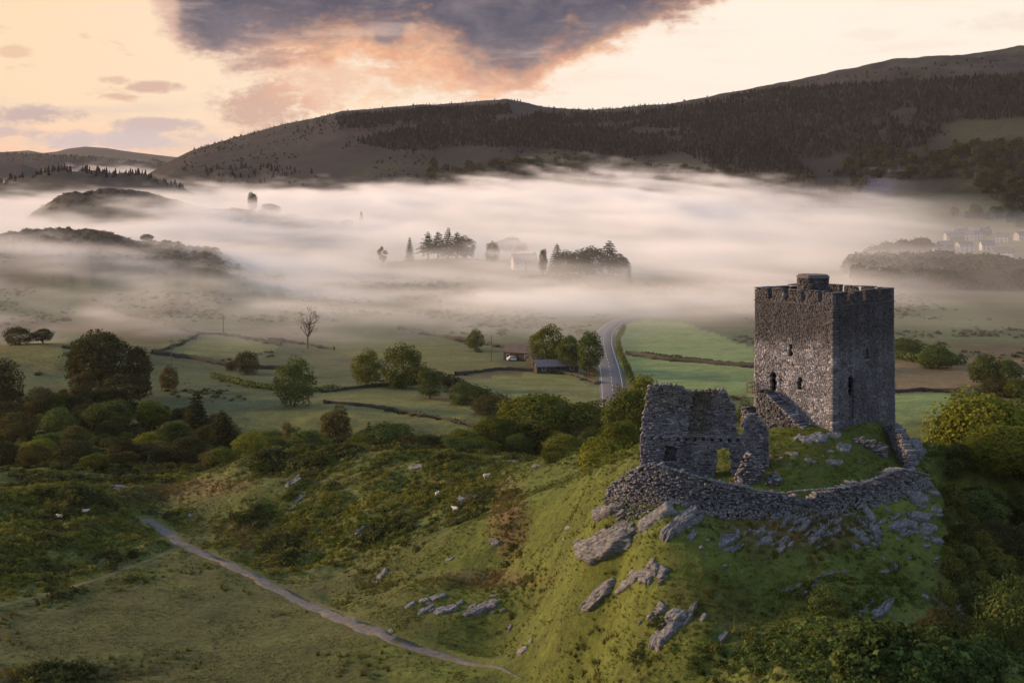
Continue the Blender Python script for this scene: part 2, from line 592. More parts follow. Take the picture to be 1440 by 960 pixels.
HUMPS = [   # (seen at x, y, height, radius across, radius deep) knolls and hollows of the spur and the castle mound
    (690, 752, 1.6, 7, 6), (715, 775, -1.3, 5, 5), (740, 700, 1.5, 7, 7), (700, 705, -1.3, 4, 8), (660, 800, -1.1, 6, 6), (640, 765, 1.1, 6, 5), (800, 805, 1.5, 5, 6), (765, 800, -1.4, 5, 6),
    (790, 730, -1.1, 5, 5), (825, 705, 1.3, 5, 4), (620, 668, 1.7, 8, 5), (560, 690, -1.3, 6, 6), (480, 645, 1.9, 9, 6), (545, 650, 1.4, 7, 5), (540, 715, 1.4, 7, 6), (420, 700, -1.3, 7, 6), (450, 735, 1.2, 8, 6),
    (585, 770, 1.2, 6, 6), (520, 785, -1.0, 6, 5), (360, 705, 1.2, 8, 6), (330, 670, 1.4, 8, 6), (600, 830, 1.0, 5, 5), (690, 840, 1.0, 5, 5), (730, 860, -1.0, 5, 5), (800, 880, .9, 5, 5), (850, 900, -.9, 5, 5),
    (900, 855, .9, 5, 4), (1000, 800, .8, 6, 4), (1080, 840, -.9, 6, 4), (1130, 800, .8, 6, 4), (960, 930, .8, 5, 4), (90, 700, 1.8, 9, 7), (40, 730, -1.2, 8, 6), (150, 740, 1.3, 8, 6), (60, 780, 1.3, 8, 5), (200, 690, 1.2, 8, 6)]
_hp = rayhit(Hs, [q[0] for q in HUMPS], [q[1] for q in HUMPS])


def H(X, Y):
    X, Y = np.broadcast_arrays(np.asarray(X, float), np.asarray(Y, float))
    z = Hs(X, Y)
    nearw = 1 - sstep(Y, 360, 430)
    if np.any(nearw > 0):
        h, b = cover(X, np.maximum(Y, 60), z)
        d = np.minimum(dist_line(X, Y, PATH), dist_line(X, Y, TRACK))
        flat = sstep(d, .8, 4.0)
        meadow = sstep(Y, 170, 175) * sstep(-X, 12, 20) * (1 - sstep(h, .1, .4))
        court = np.exp(-((X - 37) / 13) ** 2 - ((Y - 168) / 13) ** 2)
        amp = (.42 + .75 * np.clip(h, 0, 1)) * (1 - .72 * meadow)
        z = z + nearw * flat * (amp * (1 - .7 * court) * fbm(X / 5.5, Y / 5.5, 4, .55) + .10 * np.abs(fbm(X / 1.3, Y / 1.3, 2)) + (1.1 + .7 * np.clip(h, 0, 1)) * (1 - .9 * meadow) * (1 - .75 * court) * fbm(X / 15, Y / 15, 3))
        for (hx, hy, ha, ra, rd), c in zip(HUMPS, _hp):
            z = z + nearw * flat * ha * np.exp(-((X - c[0]) / ra) ** 2 - ((Y - c[1]) / rd) ** 2)
        z = z - nearw * .12 * (1 - sstep(d, .6, 1.6))
    return z


def drop(x, y):
    return rayhit(H, x, y)


def polymask(X, Y, pts):
    m = np.zeros(X.shape, bool)
    n = len(pts)
    j = n - 1
    for i in range(n):
        xi, yi = pts[i][:2]
        xj, yj = pts[j][:2]
        c = ((yi > Y) != (yj > Y)) & (X < (xj - xi) * (Y - yi) / (yj - yi + 1e-12) + xi)
        m ^= c
        j = i
    return m


FIELDS = [   # (outline in view, colour): valley pastures
    ([(862, 468), (900, 452), (960, 455), (1065, 490), (1065, 560), (900, 545), (880, 520)], (.130, .200, .085)),
    ([(1255, 556), (1345, 553), (1345, 596), (1255, 592)], (.130, .200, .085)),
    ([(1255, 500), (1440, 505), (1440, 545), (1255, 548)], (.13, .105, .065)),
    ([(645, 535), (800, 520), (845, 545), (845, 570), (690, 560)], (.105, .130, .052)),
    ([(430, 560), (560, 552), (690, 580), (680, 625), (560, 600), (440, 590)], (.105, .125, .052)),
    ([(350, 575), (440, 560), (560, 600), (650, 620), (500, 625), (350, 600)], (.095, .115, .046)),
    ([(225, 497), (300, 473), (395, 487), (350, 505), (290, 508)], (.095, .120, .05)),
    ([(120, 440), (175, 447), (275, 473), (215, 495), (90, 480)], (.080, .068, .036)),
    ([(0, 495), (95, 487), (85, 540), (0, 530)], (.105, .110, .042)),
    ([(455, 478), (640, 480), (720, 520), (640, 530), (480, 500)], (.09, .105, .042)),
]


def ground_colour(X, Y, Z):
    px = 720 + F * X / Y
    h, b = cover(X, Y, Z)
    n1 = fbm(X / 14, Y / 14, 4)
    n2 = fbm(X / 3.0 + 40, Y / 3.0, 3)
    c = np.empty(X.shape + (3,))
    grass = np.array((.066, .084, .016))
    olive = np.array((.064, .068, .024))
    heath = np.array((.070, .086, .020))
    brown = np.array((.100, .076, .032))
    c[:] = grass
    m = sstep(Y, 168, 176) * sstep(-X, 5, 22)
    lerp = lambda c, k, t: c * (1 - t[..., None]) + np.asarray(k) * t[..., None]
    c = lerp(c, olive, m * .75 * (1 - sstep(n1 * .5 + .5, .62, .75)))
    c = lerp(c, heath, np.clip(h * 1.1 + n2 * .35, 0, 1) * sstep(h, .05, .5))
    c = lerp(c, brown, np.clip(b * 1.2 + n1 * .3 + n2 * .3, 0, 1) * sstep(b, .1, .5))
    c = lerp(c, brown * .8, sstep(n1 + .5 * n2, .40, .8) * .4)
    c = lerp(c, (.045, .044, .02), sstep(n2 - .6 * n1, .35, .8) * .35)
    # valley and beyond
    v = sstep(Y, 360, 420)
    vc = np.empty_like(c)
    vc[:] = (.072, .086, .034)
    nv = fbm(X / 45, Y / 60, 4)
    vc = lerp(vc, (.075, .055, .030), sstep(nv, .05, .4) * .8)
    vc = lerp(vc, (.04, .055, .022), sstep(-nv, .1, .5) * .7)
    wobx, woby = 2.0 * fbm(X / 12, Y / 12, 2), 3.0 * fbm(X / 12 + 9, Y / 12, 2)
    for pts, col in FIELDS:
        w = [at(x, y, CAM_H * F / (y - HZ))[:2] for x, y in pts]
        mk = polymask(X + wobx, Y + woby, w).astype(float)
        vc = lerp(vc, np.array(col) * np.array((1.1, .98, .80)), mk * (.9 + .1 * nv))
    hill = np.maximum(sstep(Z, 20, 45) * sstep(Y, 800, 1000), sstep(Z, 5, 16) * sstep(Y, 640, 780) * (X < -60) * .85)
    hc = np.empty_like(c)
    hc[:] = (.011, .0095, .009)  # dark base: the hill's lack of sun is put into its colour
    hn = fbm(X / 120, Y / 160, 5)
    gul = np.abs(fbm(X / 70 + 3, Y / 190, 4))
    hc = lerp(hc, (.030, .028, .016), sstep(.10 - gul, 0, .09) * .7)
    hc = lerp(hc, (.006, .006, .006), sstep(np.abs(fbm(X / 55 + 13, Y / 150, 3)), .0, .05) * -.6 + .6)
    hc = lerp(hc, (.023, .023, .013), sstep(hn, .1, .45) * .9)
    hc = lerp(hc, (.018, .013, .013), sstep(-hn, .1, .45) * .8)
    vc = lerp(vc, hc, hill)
    # greener enclosures on the big hill
    py = HZ + (CAM_H - Z) * F / Y
    for cx, cy, rx, ry, a in ((1380, 185, 75, 16, 4), (960, 232, 60, 12, 0), (760, 222, 70, 8, 3), (560, 235, 60, 7, 4), (600, 205, 50, 5, 8), (1300, 275, 50, 5, -3), (1370, 262, 40, 6, 0)):
        vc = lerp(vc, (.036, .040, .018), np.clip(1.6 * blob(px, py, cx, cy, rx, ry, a) * (.75 + hn), 0, 1) * sstep(Y, 1300, 1600) * .9)
    for cx, cy, rx, ry, a in ((1225, 268, 50, 18, 20), (1250, 235, 22, 6, 5)):      # quarry waste
        vc = lerp(vc, (.115, .10, .115), np.clip(1.8 * blob(px, py, cx, cy, rx, ry, a) * (.8 + hn), 0, 1) * sstep(Y, 1300, 1600))
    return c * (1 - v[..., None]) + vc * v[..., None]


def new_mat(name):
    m = bpy.data.materials.new(name)
    m.use_nodes = True
    t = m.node_tree
    b = t.nodes['Principled BSDF']
    b.inputs['Roughness'].default_value = .9
    b.inputs['Specular IOR Level'].default_value = .15
    return m, t, b


def bump(t, b, h, strength=.4, dist=.1):
    n = t.nodes.new('ShaderNodeBump')
    n.inputs['Strength'].default_value = strength
    n.inputs['Distance'].default_value = dist
    t.links.new(h.s, n.inputs['Height'])
    t.links.new(n.outputs[0], b.inputs['Normal'])


def attr(t, name, kind='GEOMETRY'):
    n = t.nodes.new('ShaderNodeAttribute')
    n.attribute_type = kind
    n.attribute_name = name
    return n.outputs['Color']


def pos(t):
    return t.nodes.new('ShaderNodeNewGeometry').outputs['Position']


def scale_col(t, c, f):
    """colour times a scalar"""
    n = t.nodes.new('ShaderNodeVectorMath')
    n.operation = 'SCALE'
    t.links.new(c, n.inputs[0])
    t.links.new(f.s, n.inputs['Scale'])
    return n.outputs[0]


M = {}
m, t, b = new_mat('ground')
P_ = pos(t)
n1 = noise(t, P_, 1.1, 6, .65)
n2 = noise(t, P_, .22, 4, .6)
n3 = noise(t, P_, 4.5, 3, .6)
f = n1.step(.30, .70, .62, 1.38, 'LINEAR') * n2.step(.3, .7, .80, 1.2, 'LINEAR') * n3.step(.3, .7, .75, 1.25, 'LINEAR')
gc = scale_col(t, attr(t, 'tone'), f)
gc = mixc(t, noise(t, P_, .55, 5, .6).step(.56, .72) * .45, gc, (.075, .060, .024))
gx_, gy_, gz_ = sepxyz(t, P_)
n4 = noise(t, combxyz(t, gx_ * .05, gy_ * .09, 0.0), 1.0, 6, .68, .5)
gc = scale_col(t, gc, n4.step(.32, .68, .74, 1.28, 'LINEAR'))
gc = mixc(t, noise(t, combxyz(t, gx_ * .11, gy_ * .16, 4.0), 1.0, 5, .65, .3).step(.58, .70) * gy_.step(380, 450) * gy_.step(1500, 1000) * .5, gc, (.062, .048, .026))
t.links.new(gc, b.inputs['Base Color'])
bump(t, b, n1 * .7 + n3 * .3, .9, .35)
M['ground'] = m


def simple(name, col, var=.25, scale=2.0, rough=.9, bs=.3, bd=.05, spec=.15, tone=False, stain=None):
    m, t, b = new_mat(name)
    p = pos(t)
    n = noise(t, p, scale, 6, .62)
    base = attr(t, 'tone') if tone else mixc(t, 0.0, col, col)
    c = scale_col(t, base, n.step(.28, .72, 1 - var, 1 + var, 'LINEAR'))
    if stain:
        c = mixc(t, noise(t, p, scale * .3, 5, .6).step(.52, .68) * stain[1], c, stain[0])
    t.links.new(c, b.inputs['Base Color'])
    b.inputs['Roughness'].default_value = rough
    b.inputs['Specular IOR Level'].default_value = spec
    bump(t, b, n, bs, bd)
    M[name] = m
    return m


simple('stone', (.2, .2, .2), .32, 5.0, .92, .5, .06, tone=True, stain=((.055, .052, .045), .5))
simple('mortar', (.05, .047, .045), .3, 3.0)
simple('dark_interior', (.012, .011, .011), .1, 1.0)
simple('path', (.100, .096, .096), .4, 1.6, .95, .8, .08, stain=((.070, .075, .030), .95))
simple('track', (.075, .080, .030), .3, 1.4, .95, .5, .05, stain=((.10, .09, .05), .5))
simple("asphalt", (.095, .092, .098), .12, .8, .85, .2, .02)
simple('road_paint', (.42, .42, .41), .1, 2.0)
simple('wood', (.13, .10, .08), .3, 6.0)
simple('white_wall', (.40, .39, .40), .08, .8)
simple('stone_wall', (.040, .040, .032), .3, 1.5, tone=False, stain=((.06, .065, .03), .5))
simple('slate_roof', (.13, .125, .145), .2, 2.0)
simple('rust_roof', (.095, .078, .070), .25, .6)
simple('glass_dark', (.03, .035, .045), .1, 1.0, .15, 0, 0, .5)
simple('bark', (.055, .045, .036), .3, 5.0)
simple('wool', (.52, .49, .44), .15, 9.0, .95, .5, .04)
simple('sheep_face', (.50, .46, .42), .1, 9.0)
simple('car_paint', (.70, .72, .76), .03, 1.0, .3, 0, 0, .5)
simple('tyre', (.02, .02, .02), .1, 5.0)

# rock: bedded slate, grey with pale lichen and moss
m, t, b = new_mat('rock')
P_ = pos(t)
sx, sy, sz = sepxyz(t, P_)
st = combxyz(t, sx * .6 + sz * 1.2, sy * .6, sz * 3.2 - sx * 2.2)
n1 = noise(t, st, 1.9, 8, .68, .4)
n2 = noise(t, P_, 1.0, 5, .6)
n3 = noise(t, P_, 7.0, 4, .6)
c = mixc(t, n1.step(.34, .66), (.078, .082, .090), (.215, .222, .235))
c = mixc(t, n3.step(.60, .74) * .6, c, (.33, .33, .33))
c = mixc(t, n2.step(.57, .70) * .75, c, (.070, .066, .034))
t.links.new(c, b.inputs['Base Color'])
bump(t, b, n1 * .75 + n3 * .25, 1.0, .30)
M['rock'] = m


def leaf_mat(name, col, col2, inst=False):
    m = bpy.data.materials.new(name)
    m.use_nodes = True
    t = m.node_tree
    t.nodes.clear()
    out = t.nodes.new('ShaderNodeOutputMaterial')
    P_ = pos(t)
    n = noise(t, P_, .35, 3, .6)
    n2 = noise(t, P_, 3.0, 2, .6)
    oi = t.nodes.new('ShaderNodeObjectInfo')
    r = S(t, oi.outputs['Random'])
    if inst:
        base = attr(t, 'tone', 'INSTANCER')
    else:
        base = mixc(t, n.step(.35, .65), col, col2)
    c = scale_col(t, base, n2.step(.3, .7, .6, 1.4, 'LINEAR') * r.step(0, 1, .82, 1.18, 'LINEAR'))
    d = t.nodes.new('ShaderNodeBsdfDiffuse')
    tr = t.nodes.new('ShaderNodeBsdfTranslucent')
    t.links.new(c, d.inputs[0])
    t.links.new(c, tr.inputs[0])
    mx = t.nodes.new('ShaderNodeMixShader')
    mx.inputs[0].default_value = .3
    t.links.new(d.outputs[0], mx.inputs[1])
    t.links.new(tr.outputs[0], mx.inputs[2])
    t.links.new(mx.outputs[0], out.inputs[0])
    M[name] = m
    return m


leaf_mat('leaf_oak', (.060, .084, .016), (.115, .125, .024))
leaf_mat('leaf_dark', (.042, .047, .020), (.068, .066, .026))
leaf_mat('leaf_green', (.055, .085, .026), (.095, .12, .034))
leaf_mat('leaf_yellow', (.110, .140, .020), (.18, .185, .032))
leaf_mat('leaf_brown', (.078, .072, .028), (.115, .102, .036))
leaf_mat('leaf_conifer', (.034, .044, .020), (.055, .060, .026))
leaf_mat('leaf_inst', (.05, .05, .02), (.05, .05, .02), inst=True)

# ------------------------------------------------------------------ ground sheet
us = np.r_[np.linspace(-.95, -.375, 26)[:-1], np.arange(-.375, .3751, .00155), np.linspace(.375, .95, 26)[1:]]
Ys = np.r_[np.linspace(60, 112, 12)[:-1], np.arange(112, 180, .32), np.arange(180, 300, .7), np.arange(300, 430, 1.6), np.arange(430, 1400, 8), np.arange(1400, 2900, 15),
           np.geomspace(2900, 14000, 44)]
UU, YY = np.meshgrid(us, Ys)
XX = UU * YY
ZZ = H(XX, YY)
ZZ = np.where(YY > 12500, ZZ - 60, ZZ)
nr, nc = XX.shape
ii = np.arange(nr * nc).reshape(nr, nc)
quads = np.stack([ii[:-1, :-1], ii[:-1, 1:], ii[1:, 1:], ii[1:, :-1]], -1).reshape(-1, 4)
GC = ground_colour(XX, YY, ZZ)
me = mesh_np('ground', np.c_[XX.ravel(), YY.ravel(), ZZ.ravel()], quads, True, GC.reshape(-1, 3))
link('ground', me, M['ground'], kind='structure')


def ribbon(name, L, offs, lift, mat, zfun=H, wob=0.0, taper=None):
    """strip draped on the ground along a line; offs are the cross positions, lift the height at each"""
    L = np.asarray(L)
    d = np.gradient(L, axis=0)
    d /= np.linalg.norm(d, axis=1)[:, None]
    nrm = np.c_[-d[:, 1], d[:, 0]]
    s = np.arange(len(L))
    V = []
    for o_, l_ in zip(offs, lift):
        oo = o_ + wob * np.sign(o_) * fbm(s / 5.0 + 31 * o_, s * 0 + 2.2, 3)
        if taper is not None:
            oo = oo * taper
        X = L[:, 0] + nrm[:, 0] * oo
        Y = L[:, 1] + nrm[:, 1] * oo
        V.append(np.c_[X, Y, zfun(X, Y) + l_])
    V = np.stack(V, 1)
    k = len(offs)
    i2 = np.arange(len(L) * k).reshape(len(L), k)
    q = np.stack([i2[:-1, :-1], i2[1:, :-1], i2[1:, 1:], i2[:-1, 1:]], -1).reshape(-1, 4)
    return link(name, mesh_np(name, V.reshape(-1, 3), q, True), mat, kind='structure')


_tl = (len(PATH) * .12)
ribbon('path', PATH, (-.85, -.58, -.22, .22, .58, .85), (-.04, .06, .09, .09, .06, -.04), M['path'], wob=.75, taper=1 - .93 * sstep(np.arange(len(PATH)), len(PATH) - 30, len(PATH) - 1))
ribbon('grass_track', TRACK, (-.75, -.45, .45, .75), (-.05, .05, .05, -.05), M['track'], wob=.5)
zr = lambda X, Y: H(X, Y)
ribbon('road', ROAD, (-4.2, -3.4, 0, 3.4, 4.2), (-.5, .16, .22, .16, -.5), M['asphalt'], zr)
ribbon('edge_line', ROAD, (-3.0, -2.86), (.178, .182), M['road_paint'], zr)
ribbon('edge_line', ROAD, (2.86, 3.0), (.182, .178), M['road_paint'], zr)
RD = resample(ROAD, 1.0)
V, Q = [], []
for k in range(0, len(RD) - 7, 9):                 # centre dashes
    a, b2 = RD[k], RD[k + 5]
    d = (b2 - a) / np.linalg.norm(b2 - a)
    nn = np.array((-d[1], d[0])) * .08
    q0 = len(V)
    for p in (a - nn, a + nn, b2 + nn, b2 - nn):
        V.append((p[0], p[1], float(H(p[0], p[1])) + .30))
    Q.append((q0, q0 + 3, q0 + 2, q0 + 1))
link('centre_line', mesh_np('centre_line', V, np.array(Q)), M['road_paint'], kind='structure')


# ------------------------------------------------------------------ masonry
def stones_mesh(cells, name, back=True):
    """cells: arrays of stones. Each stone: 4 base corners given by (frame origin, along, out) already in world:
    s0,s1,z0,z1 along a path function; returns joined mesh. The front ring is smaller than the body so that joints are recessed."""
    V, T = [], []
    for c in cells:
        V.append(c[0])
        T.append(c[1])
    V = np.array(V)                        # n,16,3
    n, k = V.shape[:2]
    rings = k // 4
    base = np.arange(n)[:, None, None] * k
    fs = [np.array([[0, 1, 2, 3]])]
    for r in range(rings - 1):
        fs.append(np.array([[r * 4 + i, (r + 1) * 4 + i, (r + 1) * 4 + (i + 1) % 4, r * 4 + (i + 1) % 4] for i in range(4)]))
    e = (rings - 1) * 4
    fs.append(np.array([[e + 3, e + 2, e + 1, e]]))
    fs = np.concatenate(fs)
    Fq = (fs[None] + base).reshape(-1, 4)
    col = np.repeat(np.array(T), k, axis=0)
    return mesh_np(name, V.reshape(-1, 3), Fq, False, col)


def tone_fn(kind, s, z):
    r = random.random()
    g = .135 + .085 * r
    if r > .94:
        g = random.uniform(.25, .34)
    if r < .12:
        g *= .65
    w = random.uniform(-.015, .02)
    g *= .80
    return np.array((g * (.93 + w), g * .965, g * (1.09 - w)))


def masonry(fr, s0, s1, zlo, ztop, hole, thick, course=.24, stone=(.26, .66), tone=None, jit=.035, two=True, joint=.022, off=None):
    """stones along a wall. fr(s) -> (point xy, outward normal xy); zlo(s), ztop(s) heights; hole(s,z) True where left open"""
    cells = []
    zmin = min(zlo(s0), zlo(s1), zlo((s0 + s1) / 2))
    zmax = max(ztop(s) for s in np.linspace(s0, s1, 60))
    z = zmin
    while z < zmax:
        h = course * random.uniform(.75, 1.3)
        s = s0
        first = True
        while s < s1 - 1e-3:
            w = random.uniform(*stone) * (random.uniform(.4, 1) if first else 1)
            first = False
            e = min(s + w, s1)
            if s1 - e < .12:
                e = s1
            mid, zm = (s + e) / 2, z + h / 2
            if zm < ztop(mid) + random.uniform(-.06, .06) and z + h > zlo(mid) - .3 and not hole(mid, zm):
                ja = random.gauss(0, jit)
                jb = random.gauss(0, jit)
                (pa, na), (pb, nb) = fr(s), fr(e)
                q = []
                rg = jit * .55
                so_ = off(mid, zm) if off else 0.0

                def ring(o, sh):
                    u = rg if sh else 0.0
                    for p_, n_, ss, zz in ((pa, na, sh, z + sh), (pb, nb, -sh, z + sh), (pb, nb, -sh, z + h - sh), (pa, na, sh, z + h - sh)):
                        tx, ty = -n_[1], n_[0]
                        oo = o + random.uniform(-u, u)
                        e_ = ss + random.uniform(-u, u)
                        q.append((p_[0] + n_[0] * oo + tx * e_, p_[1] + n_[1] * oo + ty * e_, zz + random.uniform(-u, u)))
                j2 = joint * random.uniform(.7, 1.8)
                ring(so_ + ja + .05, j2)
                ring(so_ + ja - .03, 0)
                if two:
                    ring(-thick + jb + .03, 0)
                    ring(-thick + jb - .05, j2)
                else:
                    ring(-thick, 0)
                tn = (tone or tone_fn)('', mid, zm)
                cells.append((np.array(q), tn))
            s = e
        z += h
    return cells


nohole = lambda s, z: False

# keep: square tower set cornerwise to the view
TN = np.array((35.4, 172.0))
TL = np.array((-7.43, 8.0))
TR = np.array((8.38, 7.4))
LW, RW = np.linalg.norm(TL), np.linalg.norm(TR)
TB, TT = 31.6, 46.55          # wall foot, foot of the battlements
ctr = TN + (TL + TR) / 2
keep = thing('castle_keep', 'tall square grey stone castle tower with battlements standing on the rocky knoll', 'castle tower', (float(ctr[0]), float(ctr[1]), TB))


def world_child(name, me, mat, parent, kind=None):
    o = link(name, me, mat, parent, kind)
    l = parent.location
    o.matrix_parent_inverse.identity()
    o.location = (-l[0], -l[1], -l[2])
    return o


def arch(s, z, c, w, zb, zt):
    if abs(s - c) > w / 2 or z < zb or z > zt:
        return False
    if z > zt - w / 2:
        return (s - c) ** 2 + (z - (zt - w / 2)) ** 2 < (w / 2) ** 2
    return True


corners = [TN + TL, TN, TN + TR, TN + TL + TR]


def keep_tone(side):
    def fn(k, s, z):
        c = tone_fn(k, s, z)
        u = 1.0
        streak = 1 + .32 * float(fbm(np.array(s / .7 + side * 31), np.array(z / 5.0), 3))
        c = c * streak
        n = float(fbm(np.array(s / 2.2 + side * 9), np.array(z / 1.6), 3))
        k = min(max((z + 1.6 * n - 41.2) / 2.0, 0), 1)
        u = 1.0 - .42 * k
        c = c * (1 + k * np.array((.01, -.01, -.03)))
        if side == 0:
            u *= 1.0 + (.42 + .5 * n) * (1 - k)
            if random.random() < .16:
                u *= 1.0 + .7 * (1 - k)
        if side == 1:  # face turned from the sun: shade painted into the stone tone
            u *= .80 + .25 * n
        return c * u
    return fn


KEEP_HOLES = {
    0: [(.47, .52, 40.5, 41.95), (.25, .85, 36.35, 38.5), (.345, .26, 36.9, 37.9), (.585, .55, 36.9, 38.35)],     # fraction along, width, bottom, top
    1: [(.53, .55, 40.2, 41.4), (.26, 1.0, 32.7, 38.7)],
}
cells = []
recess = []
for side in range(4):
    A, B = corners[side], corners[(side + 1) % 4]
    W = np.linalg.norm(B - A)
    d = (B - A) / W
    nrm = np.array((d[1], -d[0]))

    def fr(s, A=A, d=d, nrm=nrm):
        return A + d * s, nrm
    hl = KEEP_HOLES.get(side, [])

    def hole(s, z, hl=hl, W=W):
        return any(arch(s, z, fr_ * W, w, zb, zt) for fr_, w, zb, zt in hl)
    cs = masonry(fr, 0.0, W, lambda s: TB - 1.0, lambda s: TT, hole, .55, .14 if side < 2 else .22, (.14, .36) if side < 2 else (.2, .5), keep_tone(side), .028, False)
    for q, tn in cs:                                   # slight batter
        k = np.clip((TT - q[:, 2]) / (TT - TB), 0, 1) * .22
        q[:, 0] += nrm[0] * k
        q[:, 1] += nrm[1] * k
    cells += cs
    if side == 1:
        kt = keep_tone(1)
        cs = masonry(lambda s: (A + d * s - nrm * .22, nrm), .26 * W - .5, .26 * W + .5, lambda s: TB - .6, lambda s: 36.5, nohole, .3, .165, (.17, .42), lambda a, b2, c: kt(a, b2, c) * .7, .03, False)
        for q, tn in cs:
            k = np.clip((TT - q[:, 2]) / (TT - TB), 0, 1) * .22
            q[:, 0] += nrm[0] * k
            q[:, 1] += nrm[1] * k
        cells += cs
world_child('stone_facing', stones_mesh(cells, 'stone_facing'), M['stone'], keep, 'stuff')
mb = MB()
ins = .52
e1, e2 = TL / LW, TR / RW
cor_in = [tuple(TN + e1 * ins + e2 * ins), tuple(TN + e2 * (RW - ins) + e1 * ins), tuple(TN + TL + TR - e1 * ins - e2 * ins), tuple(TN + TL - e1 * ins + e2 * ins)]
mb.prism(cor_in, TB - 1, TT - .15)
world_child('wall_core', mb.mesh('wall_core'), M['mortar'], keep)
for side, hl in KEEP_HOLES.items():                    # dark backs of the openings
    A, B = corners[side], corners[side + 1]
    W = np.linalg.norm(B - A)
    d = (B - A) / W
    nrm = np.array((d[1], -d[0]))
    for k, (fr_, w, zb, zt) in enumerate(hl):
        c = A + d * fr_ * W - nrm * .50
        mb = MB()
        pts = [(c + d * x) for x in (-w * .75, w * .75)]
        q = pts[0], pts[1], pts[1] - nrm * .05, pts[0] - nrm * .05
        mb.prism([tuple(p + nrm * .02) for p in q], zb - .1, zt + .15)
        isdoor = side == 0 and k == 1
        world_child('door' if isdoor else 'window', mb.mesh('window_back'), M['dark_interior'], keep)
        # dressed surround: sill and jamb stones
        mb = MB()
        cc = A + d * fr_ * W + nrm * (.07 + .2 * (TT - zb) / (TT - TB))
        mb.prism([tuple(cc + d * (-w * .8)), tuple(cc + d * (w * .8)), tuple(cc + d * (w * .8) - nrm * .3), tuple(cc + d * (-w * .8) - nrm * .3)], zb - .18, zb - .003)
        me = mb.mesh('sill')
        me.attributes.new('tone', 'FLOAT_COLOR', 'POINT')
        me.attributes['tone'].data.foreach_set('color', [.2, .2, .2, 1] * len(me.vertices))
        world_child('sill', me, M['stone'], keep)
# larger corner stones, long and short by turns
qv = []
z = TB - .4
k = 0
while z < TT - .3:
    hq = random.uniform(.24, .38)
    bt = max((TT - z) / (TT - TB), 0) * .22
    for cpt, ea, eb in ((TN, TL / LW, TR / RW),):
        la, lb = ((.62, .34), (.34, .62))[k % 2]
        la, lb = la * random.uniform(.8, 1.15), lb * random.uniform(.8, 1.15)
        o_ = bt + .055 + random.uniform(0, .03)
        q = []
        for rz_, sh in ((z, .02), (z + .03, 0), (z + hq - .03, 0), (z + hq, .02)):
            for a_, b_ in ((-o_, -o_), (la, -o_), (la, lb), (-o_, lb)):
                p = cpt + ea * (a_ + (sh if a_ < 0 else -sh)) + eb * (b_ + (sh if b_ < 0 else -sh))
                q.append((p[0], p[1], rz_))
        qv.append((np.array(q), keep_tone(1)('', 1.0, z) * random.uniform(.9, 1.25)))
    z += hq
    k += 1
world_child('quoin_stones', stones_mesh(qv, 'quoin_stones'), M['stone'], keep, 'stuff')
# battlements
GAPS = {0: (.205, .415, .63, .84), 1: (.23, .49, .755), 2: (.2, .41, .62, .83), 3: (.22, .48, .74)}
cells = []
for side in range(4):
    A, B = corners[side], corners[(side + 1) % 4]
    W = np.linalg.norm(B - A)
    d = (B - A) / W
    nrm = np.array((d[1], -d[0]))
    fr = lambda s, A=A, d=d, nrm=nrm: (A + d * s + nrm * .06, nrm)
    eps = .56 if side in (1, 3) else 0.0
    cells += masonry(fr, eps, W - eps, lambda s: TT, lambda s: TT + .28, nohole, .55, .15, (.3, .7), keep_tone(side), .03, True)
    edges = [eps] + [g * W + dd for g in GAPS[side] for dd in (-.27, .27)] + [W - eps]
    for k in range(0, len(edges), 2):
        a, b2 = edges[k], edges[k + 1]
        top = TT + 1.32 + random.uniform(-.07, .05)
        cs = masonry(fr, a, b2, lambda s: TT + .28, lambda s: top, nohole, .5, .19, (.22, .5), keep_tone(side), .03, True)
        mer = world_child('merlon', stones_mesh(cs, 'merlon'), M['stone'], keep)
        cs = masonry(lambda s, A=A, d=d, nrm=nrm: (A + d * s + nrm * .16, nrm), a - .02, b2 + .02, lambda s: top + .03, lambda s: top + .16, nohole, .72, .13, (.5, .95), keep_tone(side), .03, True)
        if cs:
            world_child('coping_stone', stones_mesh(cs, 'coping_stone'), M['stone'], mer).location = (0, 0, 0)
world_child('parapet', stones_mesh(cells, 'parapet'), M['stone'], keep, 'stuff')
# sloping ledge under the battlements
mb = MB()
mb.prism([tuple(ctr + (c - ctr) * 1.022) for c in corners], TT - .10, TT - .004)
me = mb.mesh('string_course')
me.attributes.new('tone', 'FLOAT_COLOR', 'POINT')
me.attributes['tone'].data.foreach_set('color', [.085, .08, .078, 1] * len(me.vertices))
world_child('string_course', me, M['stone'], keep)
# stair turret on the roof
tc_ = at(1143, 400, 181)[:2]
cells = []
oct_ = []
for k in range(8):
    a = math.pi / 8 + k * math.pi / 4 + math.atan2(TR[1], TR[0])
    r = 1.83 * (1.0 if k % 2 else 1.0)
    oct_.append(np.array((tc_[0] + r * math.cos(a), tc_[1] + r * math.sin(a))))
oct_ = oct_[::-1]
for k in range(8):
    A, B = oct_[k], oct_[(k + 1) % 8]
    W = np.linalg.norm(B - A)
    d = (B - A) / W
    nrm = np.array((-d[1], d[0]))
    if np.dot(nrm, A - tc_) < 0:
        nrm = -nrm
    cells += masonry(lambda s, A=A, d=d, nrm=nrm: (A + d * s, nrm), 0, W, lambda s: TT - .3, lambda s: 49.05, nohole, .5, .19, (.22, .5), keep_tone(1), .03, False)
tur = world_child('turret', stones_mesh(cells, 'turret'), M['stone'], keep)
mb = MB()
mb.prism([tuple(tc_ + (p - tc_) * 1.07) for p in oct_[::-1]], 49.06, 49.28)
mb.prism([tuple(tc_ + (p - tc_) * .96) for p in oct_[::-1]], 49.283, 49.42)
me = mb.mesh('turret_cap')
